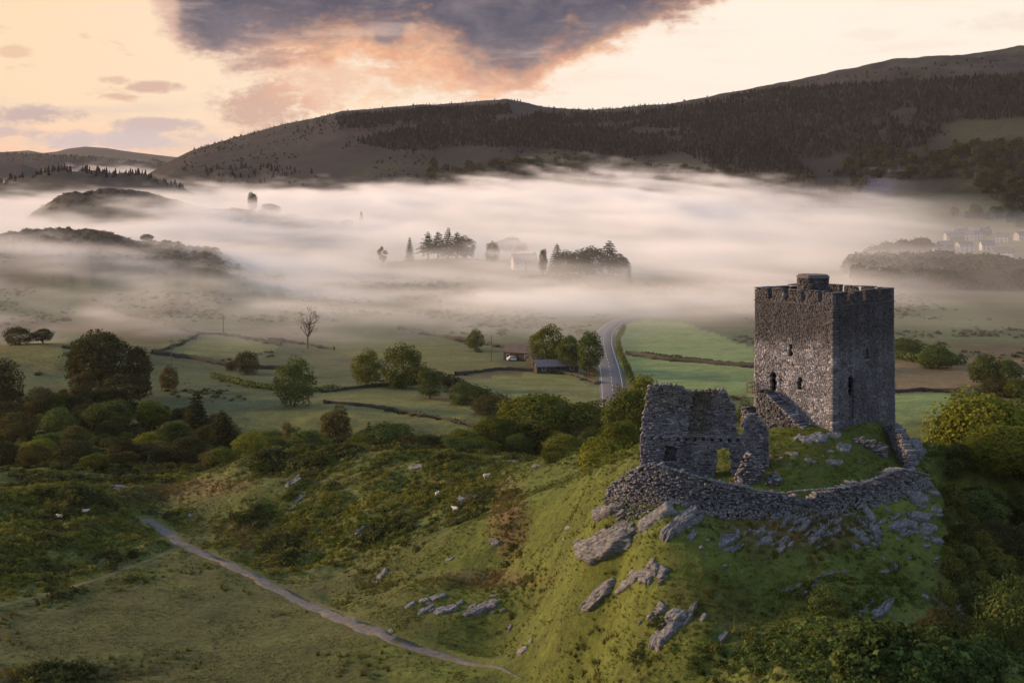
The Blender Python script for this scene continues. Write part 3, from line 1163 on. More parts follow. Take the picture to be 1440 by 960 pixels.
me.attributes.new('tone', 'FLOAT_COLOR', 'POINT')
me.attributes['tone'].data.foreach_set('color', [.12, .115, .115, 1] * len(me.vertices))
world_child('turret_cap', me, M['stone'], tur).location = (0, 0, 0)
mb = MB()
mb.prism([tuple(tc_ + (p - tc_) * .72) for p in oct_[::-1]], TT - .25, 49.0)
world_child('turret_core', mb.mesh('turret_core'), M['dark_interior'], tur).location = (0, 0, 0)
mb = MB()
mb.prism(cor_in, TT - .14, TT + .05)
world_child('roof', mb.mesh('roof'), M['slate_roof'], keep)

# outer stair along the lit face, with timber landing
stair = thing('stone_stair', 'stone steps climbing along the castle tower wall to its raised doorway', 'stairs', tuple(float(v) for v in (TN + TL * .5)) + (TB,))
dL = -TL / LW                      # along the face, towards the near corner
nL = np.array((dL[1], -dL[0]))
base0 = TN + TL


def stair_pt(s, o):
    return base0 + dL * s + nL * o


s_land, s_end, z_land, z_end = 3.1, 8.3, 36.25, 32.75
NST = 19
for k in range(NST):
    a = s_land + (s_end - s_land) * k / NST
    b2 = s_land + (s_end - s_land) * (k + 1) / NST
    zt = z_land - (z_land - z_end) * (k + 1) / NST
    cs = masonry(lambda s: (stair_pt(s, 1.75), nL), a, b2 + .06, lambda s: zt - .17, lambda s: zt, nohole, 1.45, .17, (.6, 1.0), keep_tone(0), .03, True)
    cs = [(q, tn) for q, tn in cs]
    if cs:
        world_child('step', stones_mesh(cs[:1], 'step'), M['stone'], stair)
zst = lambda s: z_land - (z_land - z_end) * np.clip((s - s_land) / (s_end - s_land), 0, 1)
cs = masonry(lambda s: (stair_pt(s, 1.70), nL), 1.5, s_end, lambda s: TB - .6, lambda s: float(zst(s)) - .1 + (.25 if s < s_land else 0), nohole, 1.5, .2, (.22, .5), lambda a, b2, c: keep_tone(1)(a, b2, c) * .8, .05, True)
cs += masonry(lambda s: (stair_pt(s, 1.85), nL), -.6, 1.6, lambda s: TB - .6, lambda s: 34.2 - .3 * s, nohole, 1.6, .2, (.22, .5), keep_tone(1), .05, True)
world_child('stair_wall', stones_mesh(cs, 'stair_wall'), M['stone'], stair, 'stuff')
mb = MB()
pts = [stair_pt(s, o) for s, o in ((.1, .1), (1.7, .1), (1.7, 1.85), (.1, 1.85))]
mb.prism([tuple(p) for p in pts], 35.95, 36.12)
world_child('landing', mb.mesh('landing'), M['wood'], stair)
for s, o in ((.2, 1.75), (.95, 1.75), (1.6, 1.75), (.2, .4)):
    mb = MB()
    p = stair_pt(s, o)
    mb.tube([(p[0], p[1], 36.1), (p[0], p[1], 37.2)], .06)
    world_child('rail_post', mb.mesh('rail_post'), M['wood'], stair)
for zz in (36.65, 37.15):
    mb = MB()
    p, q = stair_pt(.15, 1.75), stair_pt(1.65, 1.75)
    mb.tube([(p[0], p[1], zz), (q[0], q[1], zz)], .06)
    p, q = stair_pt(.2, 1.78), stair_pt(.2, .3)
    mb.tube([(p[0], p[1], zz), (q[0], q[1], zz)], .06)
    world_child('rail', mb.mesh('rail'), M['wood'], stair)
mb = MB()
p, q = stair_pt(s_land, .25), stair_pt(s_end, .25)
mb.tube([(p[0], p[1], z_land + .8), (q[0], q[1], z_end + .75)], .045)
world_child('handrail', mb.mesh('handrail'), M['wood'], stair)


def wall_thing(name, label, cat, plan, top, hole=nohole, thick=1.0, foot=None, tone=None, course=.22, stone=(.22, .6), jit=.07, bottom=1.2, extra=None, off=None):
    """masonry wall along plan points (xy); top(s) heights"""
    P = np.array(plan, float)
    dcum = np.r_[0, np.cumsum(np.hypot(*np.diff(P, axis=0).T))]

    def fr(s):
        s = min(max(s, 0), dcum[-1])
        k = min(int(np.searchsorted(dcum, s, 'right')) - 1, len(P) - 2)
        t = (s - dcum[k]) / (dcum[k + 1] - dcum[k])
        p = P[k] * (1 - t) + P[k + 1] * t
        # smoothed direction
        a = P[max(k - (1 if t < .5 else 0), 0)]
        b2 = P[min(k + 1 + (1 if t > .5 else 0), len(P) - 1)]
        d = (b2 - a) / np.linalg.norm(b2 - a)
        return p, np.array((d[1], -d[0]))
    zl = foot or (lambda s: float(Hs(*fr(s)[0])) - bottom)
    zmin = min(zl(s) for s in np.linspace(0, dcum[-1], 30))
    # stones in courses that start from the lowest foot
    cs = masonry(fr, 0, dcum[-1], lambda s: zmin if s in (0, dcum[-1]) else zl(s), top, hole, thick, course, stone, tone, jit, True, .03, off)
    ob = thing(name, label, cat, tuple(float(v) for v in P[len(P) // 2]) + (zmin,))
    world_child('stonework', stones_mesh(cs, 'stonework'), M['stone'], ob, 'stuff')
    return ob, fr, dcum[-1]


# ruined west tower wall: outline of its broken top given along the wall
RL, RR = at(900, 655, 166)[:2], at(1081, 670, 163.6)[:2]
rl = np.linalg.norm(RR - RL)
_prof = [(899, 634), (901, 612), (903, 590), (907, 566), (909, 548), (914, 542.5), (932, 541), (951, 543.5), (966, 548), (975, 553), (986, 551), (1000, 548.5), (1009, 547.5), (1016, 549), (1021, 554), (1027, 562), (1032, 571),
         (1034.5, 580), (1035, 598), (1036, 610), (1044, 617), (1045, 606), (1047, 595), (1052, 586), (1058, 584), (1064, 590), (1070, 593), (1076, 598), (1079, 603), (1081, 612)]


def ruin_top(s):
    x = 899.5 + (1081 - 899.5) * s / rl
    Y = 166 + (163.6 - 166) * s / rl
    yy = np.interp(x, [p[0] for p in _prof], [p[1] for p in _prof])
    return CAM_H - (yy - HZ) * Y / F + .12 * math.sin(s * 9) + .1 * math.sin(s * 23)


def ruin_hole(s, z):
    x = 899.5 + (1081 - 899.5) * s / rl
    Y = 166 + (163.6 - 166) * s / rl
    y = HZ + (CAM_H - z) * F / Y
    if 1006.5 < x < 1028 and y > 634 - 4.5 * math.cos((x - 1017) / 11 * 1.4):
        return True
    return False


def ruin_tone(k, s, z):
    c = tone_fn(k, s, z)
    x = 899.5 + (1081 - 899.5) * s / rl
    y = HZ + (CAM_H - z) * F / 165
    n = float(fbm(np.array(s / 1.2), np.array(z / 1.2), 3))
    if 966 + (612 - y) * .15 + 5 * n < x < 992 + (612 - y) * .14 + 6 * n and y < 612:
        c = c * .74 * np.array((1.05, 1.0, .78))
    if y < 575 + 18 * n:
        c = c * .82 * np.array((1.04, 1.0, .88))
    return c * (1 + .5 * n)


def flue_off(s, z):
    x = 899.5 + (1081 - 899.5) * s / rl
    y = HZ + (CAM_H - z) * F / 165
    lo = 967 + (612 - y) * .14
    if 934 + (2.5 if y < 633 else 0) < x < 953 - (2.5 if y < 633 else 0) and 629 < y < 651:
        return -1.15
    return -.5 if lo < x < lo + 26 and 500 < y < 610 else (-.12 if y < 612 else 0.0)


ruin, rfr, _ = wall_thing('ruined_tower', 'broken two storey ruin wall with low arched doorway beside the castle tower', 'ruin', [RL, RR], ruin_top, ruin_hole, 1.5, lambda s: 28.2, ruin_tone, .17, (.18, .45), .06, 1.2, None, flue_off)
# the flue: a shallow chase in the face, and the row of joist sockets; the sockets are dark blocks standing in for hole shade
for k in range(12):
    s = rl * (905 + 12.1 * k - 899.5) / 181.5
    x = 905 + 12.1 * k
    z = CAM_H - (615.5 + .3 * k - HZ) * (166 - 2.4 * s / rl) / F
    p, n = rfr(s)
    d = np.array((-n[1], n[0]))
    mb = MB()
    w = .15
    mb.prism([tuple(p - d * w + n * .105), tuple(p + d * w + n * .105), tuple(p + d * w - n * .3), tuple(p - d * w - n * .3)], z - .14, z + .14)
    world_child('joist_socket', mb.mesh('joist_socket'), M['dark_interior'], ruin)
# curtain wall round the front of the castle mound
_cw = [(852, 707, 163, 690), (868, 704, 161.3, 676), (885, 702, 160, 664), (912, 704, 158.6, 652), (935, 706, 157.9, 657), (960, 712, 157.3, 664), (985, 717, 156.9, 672), (1010, 720, 156.6, 678), (1035, 721, 156.4, 682),
       (1065, 720, 156.5, 690), (1095, 718, 156.7, 694), (1120, 718, 157.0, 691), (1145, 718, 157.3, 689), (1170, 716, 157.8, 687), (1195, 713, 158.6, 684), (1218, 708, 159.6, 678), (1240, 701, 160.9, 670), (1258, 694, 162.2, 662), (1272, 689, 163.6, 660),
       (1290, 684, 165.5, 664), (1306, 678, 168, 668)]
cpl = [at(x, yb, Y)[:2] for x, yb, Y, yt in _cw]
ccum = np.r_[0, np.cumsum([np.linalg.norm(cpl[i + 1] - cpl[i]) for i in range(len(cpl) - 1)])]
czt = [CAM_H - (yt - HZ) * Y / F for x, yb, Y, yt in _cw]
ctop = lambda s: float(np.interp(s, ccum, czt)) - .22 + .42 * float(fbm(np.array(s / 3.1), np.array(2.0), 3)) - (.7 if 21.2 < s < 23.0 else 0) + .10 * math.sin(s * 2.1) + .12 * math.sin(s * 5.3 + 1) + random.uniform(-.22, .22)
wall_thing('curtain_wall', 'low curving rubble wall round the edge of the castle lawn', 'stone wall', cpl, ctop, nohole, 1.2, None, None, .17, (.16, .40), .15, 1.6)


def wall_px(name, label, cat, pts, thick=.9, tone=None, bottom=1.0):
    pl = [at(x, yb, Y)[:2] for x, yb, Y, yt in pts]
    cc = np.r_[0, np.cumsum([np.linalg.norm(pl[i + 1] - pl[i]) for i in range(len(pl) - 1)])]
    zt = [CAM_H - (yt - HZ) * Y / F for x, yb, Y, yt in pts]
    return wall_thing(name, label, cat, pl, lambda s: float(np.interp(s, cc, zt)) + .1 * math.sin(s * 6) + random.uniform(-.1, .1), nohole, thick, None, tone, .19, (.18, .42), .13, bottom)


wall_px('ruin_pier', 'rounded lump of broken masonry in front of the ruin doorway', 'ruin', [(1034, 682, 161.5, 672), (1040, 686, 160.8, 652), (1049, 688, 160.5, 643), (1058, 688, 160.5, 640), (1066, 688, 160.8, 648), (1074, 684, 161.6, 664)], 1.6)
wall_px('ruin_stub', 'small broken masonry stub at the edge of the lawn beside the ruin', 'ruin', [(1076, 692, 160.2, 682), (1083, 692, 160.0, 672), (1091, 690, 160.2, 666), (1101, 688, 160.6, 672)], .9)
wall_px('tower_wall_stub', 'jagged wall stub adjoining the shaded corner of the castle tower', 'stone wall', [(1241, 607, 177.2, 600), (1250, 618, 174.5, 596), (1259, 632, 171.5, 598), (1268, 645, 169, 618), (1276, 655, 167, 640)], .8, None, 1.5)
wall_px('low_wall', 'knee high rubble wall crossing the lawn under the shaded tower face', 'stone wall', [(1196, 628, 170.6, 619), (1210, 631, 170, 617), (1228, 636, 169.2, 621), (1246, 642, 168.4, 628)], .8)

# ------------------------------------------------------------------ rock outcrops
def rock_patch(cx, cy, L, W, ang, hgt, seed, ns=34, nt=22):
    """bedded slab that grows out of the ground: footprint laid on the ground, thickness from stepped bedding"""
    s = np.linspace(-1, 1, ns)
    tt = np.linspace(-1, 1, nt)
    Sg, Tg = np.meshgrid(s, tt)
    a = math.radians(ang)
    c0 = drop([cx], [cy])[0]
    e = 1.6
    gx = float(H(c0[0] + e, c0[1]) - H(c0[0] - e, c0[1])) / (2 * e)
    gy = float(H(c0[0], c0[1] + e) - H(c0[0], c0[1] - e)) / (2 * e)
    nrm = np.array((-gx, -gy, 1.0))
    nrm /= np.linalg.norm(nrm)
    view = np.array((0, 0, CAM_H)) - c0
    view /= np.linalg.norm(view)
    for _ in range(12):                       # bedding dips towards the viewer where the turf is seen too edge-on
        if nrm @ view > .42:
            break
        nrm = nrm + .08 * view
        nrm /= np.linalg.norm(nrm)
    so = seed * 7.31
    wob = 1 + .26 * fbm(Sg * 1.6 + so, Tg * 1.6, 3)
    px = cx + (Sg * L / 2 * math.cos(a) + Tg * W / 2 * math.sin(a)) * wob
    py = cy + (-Sg * L / 2 * math.sin(a) + Tg * W / 2 * math.cos(a)) * wob
    ray = np.stack([(px - 720) / F, np.ones_like(px), -(py - HZ) / F], -1)
    tt_ = ((c0 - np.array((0, 0, CAM_H))) @ nrm) / (ray @ nrm)
    base = np.array((0, 0, CAM_H)) + ray * tt_[..., None]
    rr = np.maximum(np.abs(Sg), np.abs(Tg)) * .5 + .5 * np.sqrt(Sg ** 2 + Tg ** 2)
    edge = 1 - sstep(rr + .20 * fbm(Sg * 2.5 + so, Tg * 2.5 + 3, 3), .70, 1.0)
    bed = Tg * 2.4 + .45 * Sg + .6 * fbm(Sg * 1.3 + so, Tg * 2 + 5, 3)
    stp = np.floor(bed) + sstep(bed - np.floor(bed), 0, .30)
    crk = sstep(np.abs(fbm(Sg * 1.9 + so + 9, Tg * 3.5, 3)), .0, .09)
    crk2 = sstep(np.abs(fbm(Sg * 3.2 + so + 3, Sg * 1.1 + Tg * .8 + 7, 2)), .0, .07)
    h = hgt * (edge ** .6 * (.48 + .20 * stp + .20 * fbm(Sg * 2.6 + so, Tg * 4, 3)) - .30 * edge * (1 - crk) - .26 * edge * (1 - crk2))
    h = .62 * h - np.where(rr > .96, 1.0, .22 * (1 - edge)) - .04
    P3 = base + nrm * h[..., None]
    i2 = np.arange(ns * nt).reshape(nt, ns)
    q = np.stack([i2[:-1, :-1], i2[1:, :-1], i2[1:, 1:], i2[:-1, 1:]], -1).reshape(-1, 4)
    return c0, mesh_np('rock_slab', P3.reshape(-1, 3) - c0, q, False)


ROCKS = [
    # label, [(cx, cy, length, width, angle, height)]
    ('biggest sloping grey crag at the corner of the castle mound under the curtain wall', [(846, 766, 78, 44, 28, 1.3), (874, 746, 46, 30, 22, 1.1), (848, 718, 44, 22, 30, 1.0)]),
    ('banded crag of tilted slabs next to the biggest crag below the curtain wall', [(922, 726, 62, 24, 38, 1.1), (953, 738, 62, 22, 36, 1.2), (966, 722, 42, 18, 32, 1.0)]),
    ('broken twin crag on the grass below the banded crag', [(886, 816, 44, 18, 38, .8), (912, 806, 44, 22, 45, .8), (929, 804, 26, 24, 55, .8)]),
    ('long thin slab lying diagonally on the lit shoulder of the mound', [(838, 838, 76, 20, 46, .8)]),
    ('fissured V shaped crag lowest on the grassy front of the mound', [(936, 884, 82, 30, 52, .9), (969, 864, 42, 13, 62, .7), (927, 856, 26, 20, 45, .7)]),
    ('little pale rock just above the bracken mound edge', [(1017, 894, 20, 12, 45, .5)]),
    ('small grey block on the turf below the middle of the curtain wall', [(1021, 760, 34, 16, 20, .7), (1034, 748, 16, 10, 20, .4)]),
    ('pair of squat grey rocks on stony turf below the curtain wall', [(1074, 760, 28, 14, 15, .6), (1098, 770, 18, 14, 40, .6)]),
    ('stepped line of grey rocks under the curtain wall halfway along', [(1108, 728, 28, 12, 30, .6), (1127, 740, 30, 16, 35, .8), (1150, 745, 26, 20, 30, .9), (1144, 759, 24, 15, 25, .8), (1176, 744, 18, 14, 30, .6)]),
    ('steep ribbed crag running down from the curtain wall', [(1222, 722, 40, 15, -55, .9), (1232, 744, 30, 15, -60, .9), (1208, 748, 26, 16, -40, .7), (1216, 758, 20, 12, -30, .6)]),
    ('broad broken crag below the far end of the curtain wall', [(1262, 738, 34, 18, 15, .8), (1280, 736, 30, 16, -25, .9), (1296, 726, 34, 16, -12, .9), (1306, 742, 30, 16, -20, .8), (1293, 700, 30, 20, -20, .9)]),
    ('grey rocks trailing off down the shaded end of the mound', [(1318, 760, 20, 14, -10, .8), (1303, 748, 18, 11, -15, .6), (1332, 790, 14, 12, 0, .6)]),
    ('upright grey boulder in the shade beside the dark trees', [(1371, 806, 24, 26, 30, 1.2)]),
    ('knuckle of pale rock alone on the dark turf', [(1256, 795, 14, 16, 60, .8), (1243, 803, 20, 8, 10, .4)]),
    ('dark ledge above the round bush on the mound', [(1118, 824, 34, 10, 25, .5), (1150, 810, 30, 9, 22, .5), (1170, 805, 20, 7, 15, .4)]),
    ('shaded crag just above the bracken mound', [(1240, 856, 36, 20, 45, .8), (1252, 845, 18, 12, 50, .7)]),
    ('broken dark rocks beside the hollow under the shrubs', [(1322, 846, 34, 10, -35, .6), (1352, 858, 20, 18, -70, .8), (1345, 826, 14, 18, 70, .7)]),
    ('smooth pale bedrock hump at the foot of the castle tower corner', [(1142, 617, 44, 20, 12, .7), (1174, 611, 26, 14, 0, .6), (1120, 616, 20, 10, 35, .5)]),
    ('rounded grey boulder on the lawn below the tower corner', [(1186, 629, 26, 16, -8, .6), (1168, 634, 14, 8, 0, .3)]),
    ('flat grey rock in the middle of the castle lawn', [(1174, 649, 30, 11, -6, .4)]),
    ('low rusty stained rock on the lawn near the ruin', [(1113, 637, 22, 9, -12, .3), (1141, 647, 22, 8, -12, .3)]),
    ('slanting crag behind the jagged wall stub', [(1290, 628, 34, 22, -45, 1.2), (1284, 648, 24, 18, -60, 1.0), (1268, 640, 18, 22, -70, .9)]),
    ('pale flat outcrop on the crest of the spur before the oaks', [(736, 645, 44, 12, -8, .5), (722, 650, 24, 9, -5, .4), (755, 655, 16, 8, -10, .4)]),
    ('upper pale streak of rock among gorse on the spur', [(411, 677, 32, 12, 34, .5)]),
    ('lower pale streak of rock among gorse on the spur', [(421, 700, 28, 9, 28, .5), (412, 713, 16, 8, 20, .4)]),
    ('twin streaked rocks in the heather in the middle of the spur', [(528, 738, 38, 12, 45, .6), (505, 744, 20, 10, 30, .5)]),
    ('thin slanting rock on open turf halfway down the spur', [(532, 813, 38, 11, 50, .5)]),
    ('wide dark crag at the foot of the spur above the path', [(668, 856, 52, 20, 22, .9), (690, 849, 28, 14, 18, .7), (627, 856, 40, 14, 15, .7), (598, 856, 34, 9, 28, .5), (616, 838, 28, 9, 18, .4)]),
    ('upright grey rock in the brown rushy gully', [(695, 762, 12, 20, 80, .7)]),
    ('sliver of pale rock above the lit shoulder', [(634, 784, 20, 6, 28, .3)]),
    ('small rock low on the slope under the shoulder', [(716, 883, 14, 7, 60, .4)]),
    ('split rock low on the shaded slope near the end of the path', [(735, 913, 24, 10, 40, .5), (746, 900, 10, 8, 50, .4)]),
    ('mossy crag behind the round gorse bush on the spur', [(655, 700, 32, 14, 8, .9)]),
    ('little grey outcrop at the back of the spur', [(585, 656, 22, 9, 10, .5)]),
    ('small stone at the edge of the gravel path', [(550, 887, 9, 9, 30, .4)]),
    ('pale stones in the bracken by the fork in the path', [(264, 726, 14, 7, 35, .4), (324, 702, 8, 5, 0, .3)]),
    ('low lichen covered crag before the dark wood', [(193, 663, 40, 9, 5, .7), (172, 686, 34, 10, -6, .6)]),
    ('knobbly pale rocks on the lit side of the mound above the gully', [(800, 742, 14, 8, 0, .4), (812, 765, 16, 8, 30, .4), (795, 758, 10, 6, 0, .3)]),
]
seed = 1
_rr = random.Random(3)
for ri, (lab, slabs) in enumerate(ROCKS):
    if ri in (0, 1, 2, 4, 6, 7, 8, 9, 10, 11, 14, 15, 16, 27):     # smaller beds of the same outcrop breaking the turf round about
        slabs = list(slabs)
        for sl in list(slabs):
            for k in range(2 if ri not in (8, 9, 10, 7, 6) else 4):
                r_ = _rr.uniform(.5, .95)
                th_ = _rr.uniform(0, 6.28)
                L_ = _rr.uniform(9, 22)
                slabs.append((sl[0] + math.cos(th_) * (sl[2] * r_ * .6 + 8), sl[1] + math.sin(th_) * (sl[3] * r_ * .6 + 6), L_, L_ * _rr.uniform(.35, .6), sl[4] + _rr.uniform(-15, 15), _rr.uniform(.4, .8)))
    if len(slabs) == 1:
        c0, me = rock_patch(*slabs[0], seed)
        tag(link('rock', me, M['rock'], loc=tuple(c0)), lab, 'rock')
        seed += 1
    else:
        ob = None
        for sl in slabs:
            big = sl[2] * sl[3]
            c0, me = rock_patch(*sl, seed, *((56, 36) if big > 900 else (34, 20) if big > 300 else (16, 11)))
            seed += 1
            if ob is None:
                ob = thing('rock_outcrop', lab, 'rock outcrop', tuple(c0))
                o0 = c0
            link('rock_slab', me, M['rock'], ob, loc=tuple(c0 - o0))

# ------------------------------------------------------------------ trees
def leaf_quads(C, N, size, rng, aspect=.7):
    """quads at centres C facing N"""
    n = len(C)
    a = np.cross(N, rng.normal(size=(n, 3)))
    a /= np.linalg.norm(a, axis=1)[:, None] + 1e-9
    b2 = np.cross(N, a)
    sz = size * rng.uniform(.6, 1.4, n)[:, None]
    V = np.stack([C - a * sz, C - b2 * sz * aspect, C + a * sz, C + b2 * sz * aspect], 1)
    return V.reshape(-1, 3), np.arange(n * 4).reshape(n, 4)


def crown_broad(seed, nleaf, rad=.40, zc=.62, rz=.36, lobes=26, lsz=.018, loose=0.0, lobe_r=(.10, .17)):
    rng = np.random.default_rng(seed)
    u = rng.normal(size=(lobes, 3))
    u /= np.linalg.norm(u, axis=1)[:, None]
    u[:, 2] = np.where((u[:, 2] < 0) & (rng.uniform(0, 1, lobes) < .12), -u[:, 2], u[:, 2])
    k = rng.uniform(.45, 1.0, lobes)[:, None] ** .6
    cen = u * k * np.array((rad - .08, rad - .08, rz - .06)) + np.array((0, 0, zc))
    lr = rng.uniform(*lobe_r, lobes)
    w = lr ** 2 / (lr ** 2).sum()
    idx = rng.choice(lobes, nleaf, p=w)
    d = rng.normal(size=(nleaf, 3))
    d /= np.linalg.norm(d, axis=1)[:, None]
    d[:, 2] = np.where(d[:, 2] < -.35, -d[:, 2], d[:, 2])
    r = lr[idx] * (rng.uniform(.55, 1.08, nleaf) ** (.6 if not loose else 1))
    C = cen[idx] + d * r[:, None] * np.array((1.05, 1.05, .82))
    N = d * .8 + rng.normal(size=(nleaf, 3)) * .55 + np.array((0, 0, .25))
    N /= np.linalg.norm(N, axis=1)[:, None]
    if not loose:
        ns_ = int(nleaf * .5)
        e = rng.normal(size=(ns_, 3))
        e /= np.linalg.norm(e, axis=1)[:, None]
        e[:, 2] = np.where(e[:, 2] < -.75, -e[:, 2], e[:, 2])
        bump_ = .80 + rng.normal(0, .035, ns_)
        for _ in range(26):
            bc = rng.normal(size=3)
            bc /= np.linalg.norm(bc)
            wd = rng.uniform(.22, .5)
            bump_ = bump_ + rng.uniform(.05, .30) * np.exp(-(1 - e @ bc) * 2 / wd ** 2) * (.6 if wd > .38 else 1)
        bump_ = np.minimum(bump_, 1.12)
        C[:ns_] = e * (bump_ * rng.choice([1.0, .93, .84], ns_))[:, None] * np.array((rad, rad, rz)) + np.array((0, 0, zc))
        N[:ns_] = e * .9 + rng.normal(size=(ns_, 3)) * .5 + np.array((0, 0, .25))
        N[:ns_] /= np.linalg.norm(N[:ns_], axis=1)[:, None]
    C[:, 2] = np.clip(C[:, 2], .03, 1.03)
    V, Fq = leaf_quads(C, N, lsz, rng)
    return mesh_np('crown', V, Fq), cen


def crown_conifer(seed, nleaf, rad=.20, lsz=.018, base=.12, irregular=0.0):
    rng = np.random.default_rng(seed)
    z = base + (1 - base) * (1 - np.sqrt(rng.uniform(0, 1, nleaf)))
    tier = np.floor(z * 16) / 16
    z = z * .35 + (tier + .02) * .65
    ang = np.floor(rng.uniform(0, 9, nleaf)) / 9 * 2 * np.pi + tier * 40 + rng.normal(0, .16, nleaf)
    lim = rad * (1 - (z - base) / (1.02 - base)) ** .85 * (1 + irregular * np.sin(tier * 57 + ang * 2))
    q = rng.uniform(.1, 1.05, nleaf) ** .7
    r = lim * q + .006
    C = np.c_[r * np.cos(ang), r * np.sin(ang), np.clip(z - q * lim * .35, .02, 1)]
    N = np.c_[np.cos(ang) * .5, np.sin(ang) * .5, np.ones(nleaf)] + rng.normal(size=(nleaf, 3)) * .5
    N /= np.linalg.norm(N, axis=1)[:, None]
    V, Fq = leaf_quads(C, N, lsz, rng)
    return mesh_np('crown', V, Fq)


def trunk_mesh(seed, cen=None, top=.6, r0=.028, limbs=7):
    rng = random.Random(seed)
    mb = MB()
    bend = [(rng.uniform(-.015, .015) * k, rng.uniform(-.015, .015) * k, -.04 + (top + .04) * k / 5) for k in range(6)]
    mb.tube(bend, [r0 * 1.35, r0, r0 * .85, r0 * .7, r0 * .5, r0 * .25], 7)
    if cen is not None:
        for c in cen[:limbs]:
            k = rng.randint(2, 4)
            b0 = Vector(bend[k])
            e = Vector(c)
            mid = b0.lerp(e, .5) + Vector((0, 0, -.03))
            mb.tube([b0, mid, e], [r0 * .5, r0 * .32, r0 * .1], 5)
    return mb.mesh('trunk')


PROTO = {}


def proto(kind, crown, trunk):
    trunk.materials.append(M['bark'])
    crown.materials.append(M['leaf_oak'])
    PROTO[kind] = (crown, trunk)


for k in range(3):
    c, ce = crown_broad(100 + k, 9000, .46, .54, .47, 40, .0165)
    proto(f'oak{k}', c, trunk_mesh(k, ce, .55, .032, 9))
    c, ce = crown_broad(120 + k, 5600, .42, .52, .49, 30, .019)
    proto(f'round{k}', c, trunk_mesh(10 + k, ce, .5, .028, 6))
    c, ce = crown_broad(140 + k, 4400, .30, .53, .50, 28, .019, lobe_r=(.09, .14))
    proto(f'tall{k}', c, trunk_mesh(20 + k, ce, .6, .024, 6))
    c, ce = crown_broad(160 + k, 3000, .38, .56, .44, 26, .017, 1.0, (.08, .15))
    proto(f'loose{k}', c, trunk_mesh(30 + k, ce, .62, .022, 10))
    proto(f'spruce{k}', crown_conifer(180 + k, 3400, .21, .019), trunk_mesh(40 + k, None, .95, .016))
    c = crown_conifer(190 + k, 2000, .26, .024, .30, .45)
    proto(f'pine{k}', c, trunk_mesh(50 + k, None, .92, .02))
c, ce = crown_broad(170, 420, .36, .62, .38, 26, .013, 1.0, (.06, .13))
proto('bare0', c, trunk_mesh(60, ce, .7, .02, 22))
# shrub: foliage to the ground
for k in range(2):
    c, ce = crown_broad(200 + k, 5200, .52, .42, .50, 30, .021, lobe_r=(.12, .19))
    proto(f'shrub{k}', c, trunk_mesh(70 + k, ce, .35, .02, 8))


def tree(name, label, kind, x, top_y, w, Y, mat, group=None, cat='tree', asp=None):
    crown, trunk = PROTO[kind]
    X = (x - 720) * Y / F
    zb = float(H(X, Y))
    zt = CAM_H - (top_y - HZ) * Y / F
    h = max(zt - zb, 1.5, .55 * w * Y / F)
    natural = {'oak': .98, 'round': .88, 'tall': .66, 'loose': .8, 'spruce': .43, 'pine': .52, 'bare': .8, 'shrub': 1.1}[kind.rstrip('012')]
    wide = (w * Y / F) / (natural)
    o = thing(name, label, cat, (X, Y, zb - .1), random.uniform(0, 6.28), group)
    o.scale = (wide, wide, h + .1)
    for nm, me_, mt in (('trunk', trunk, 'bark'), ('crown', crown, mat)):
        c = bpy.data.objects.new(nm, me_)
        COL.objects.link(c)
        c.parent = o
        c.material_slots[0].link = 'OBJECT'
        c.material_slots[0].material = M[mt]
    return o


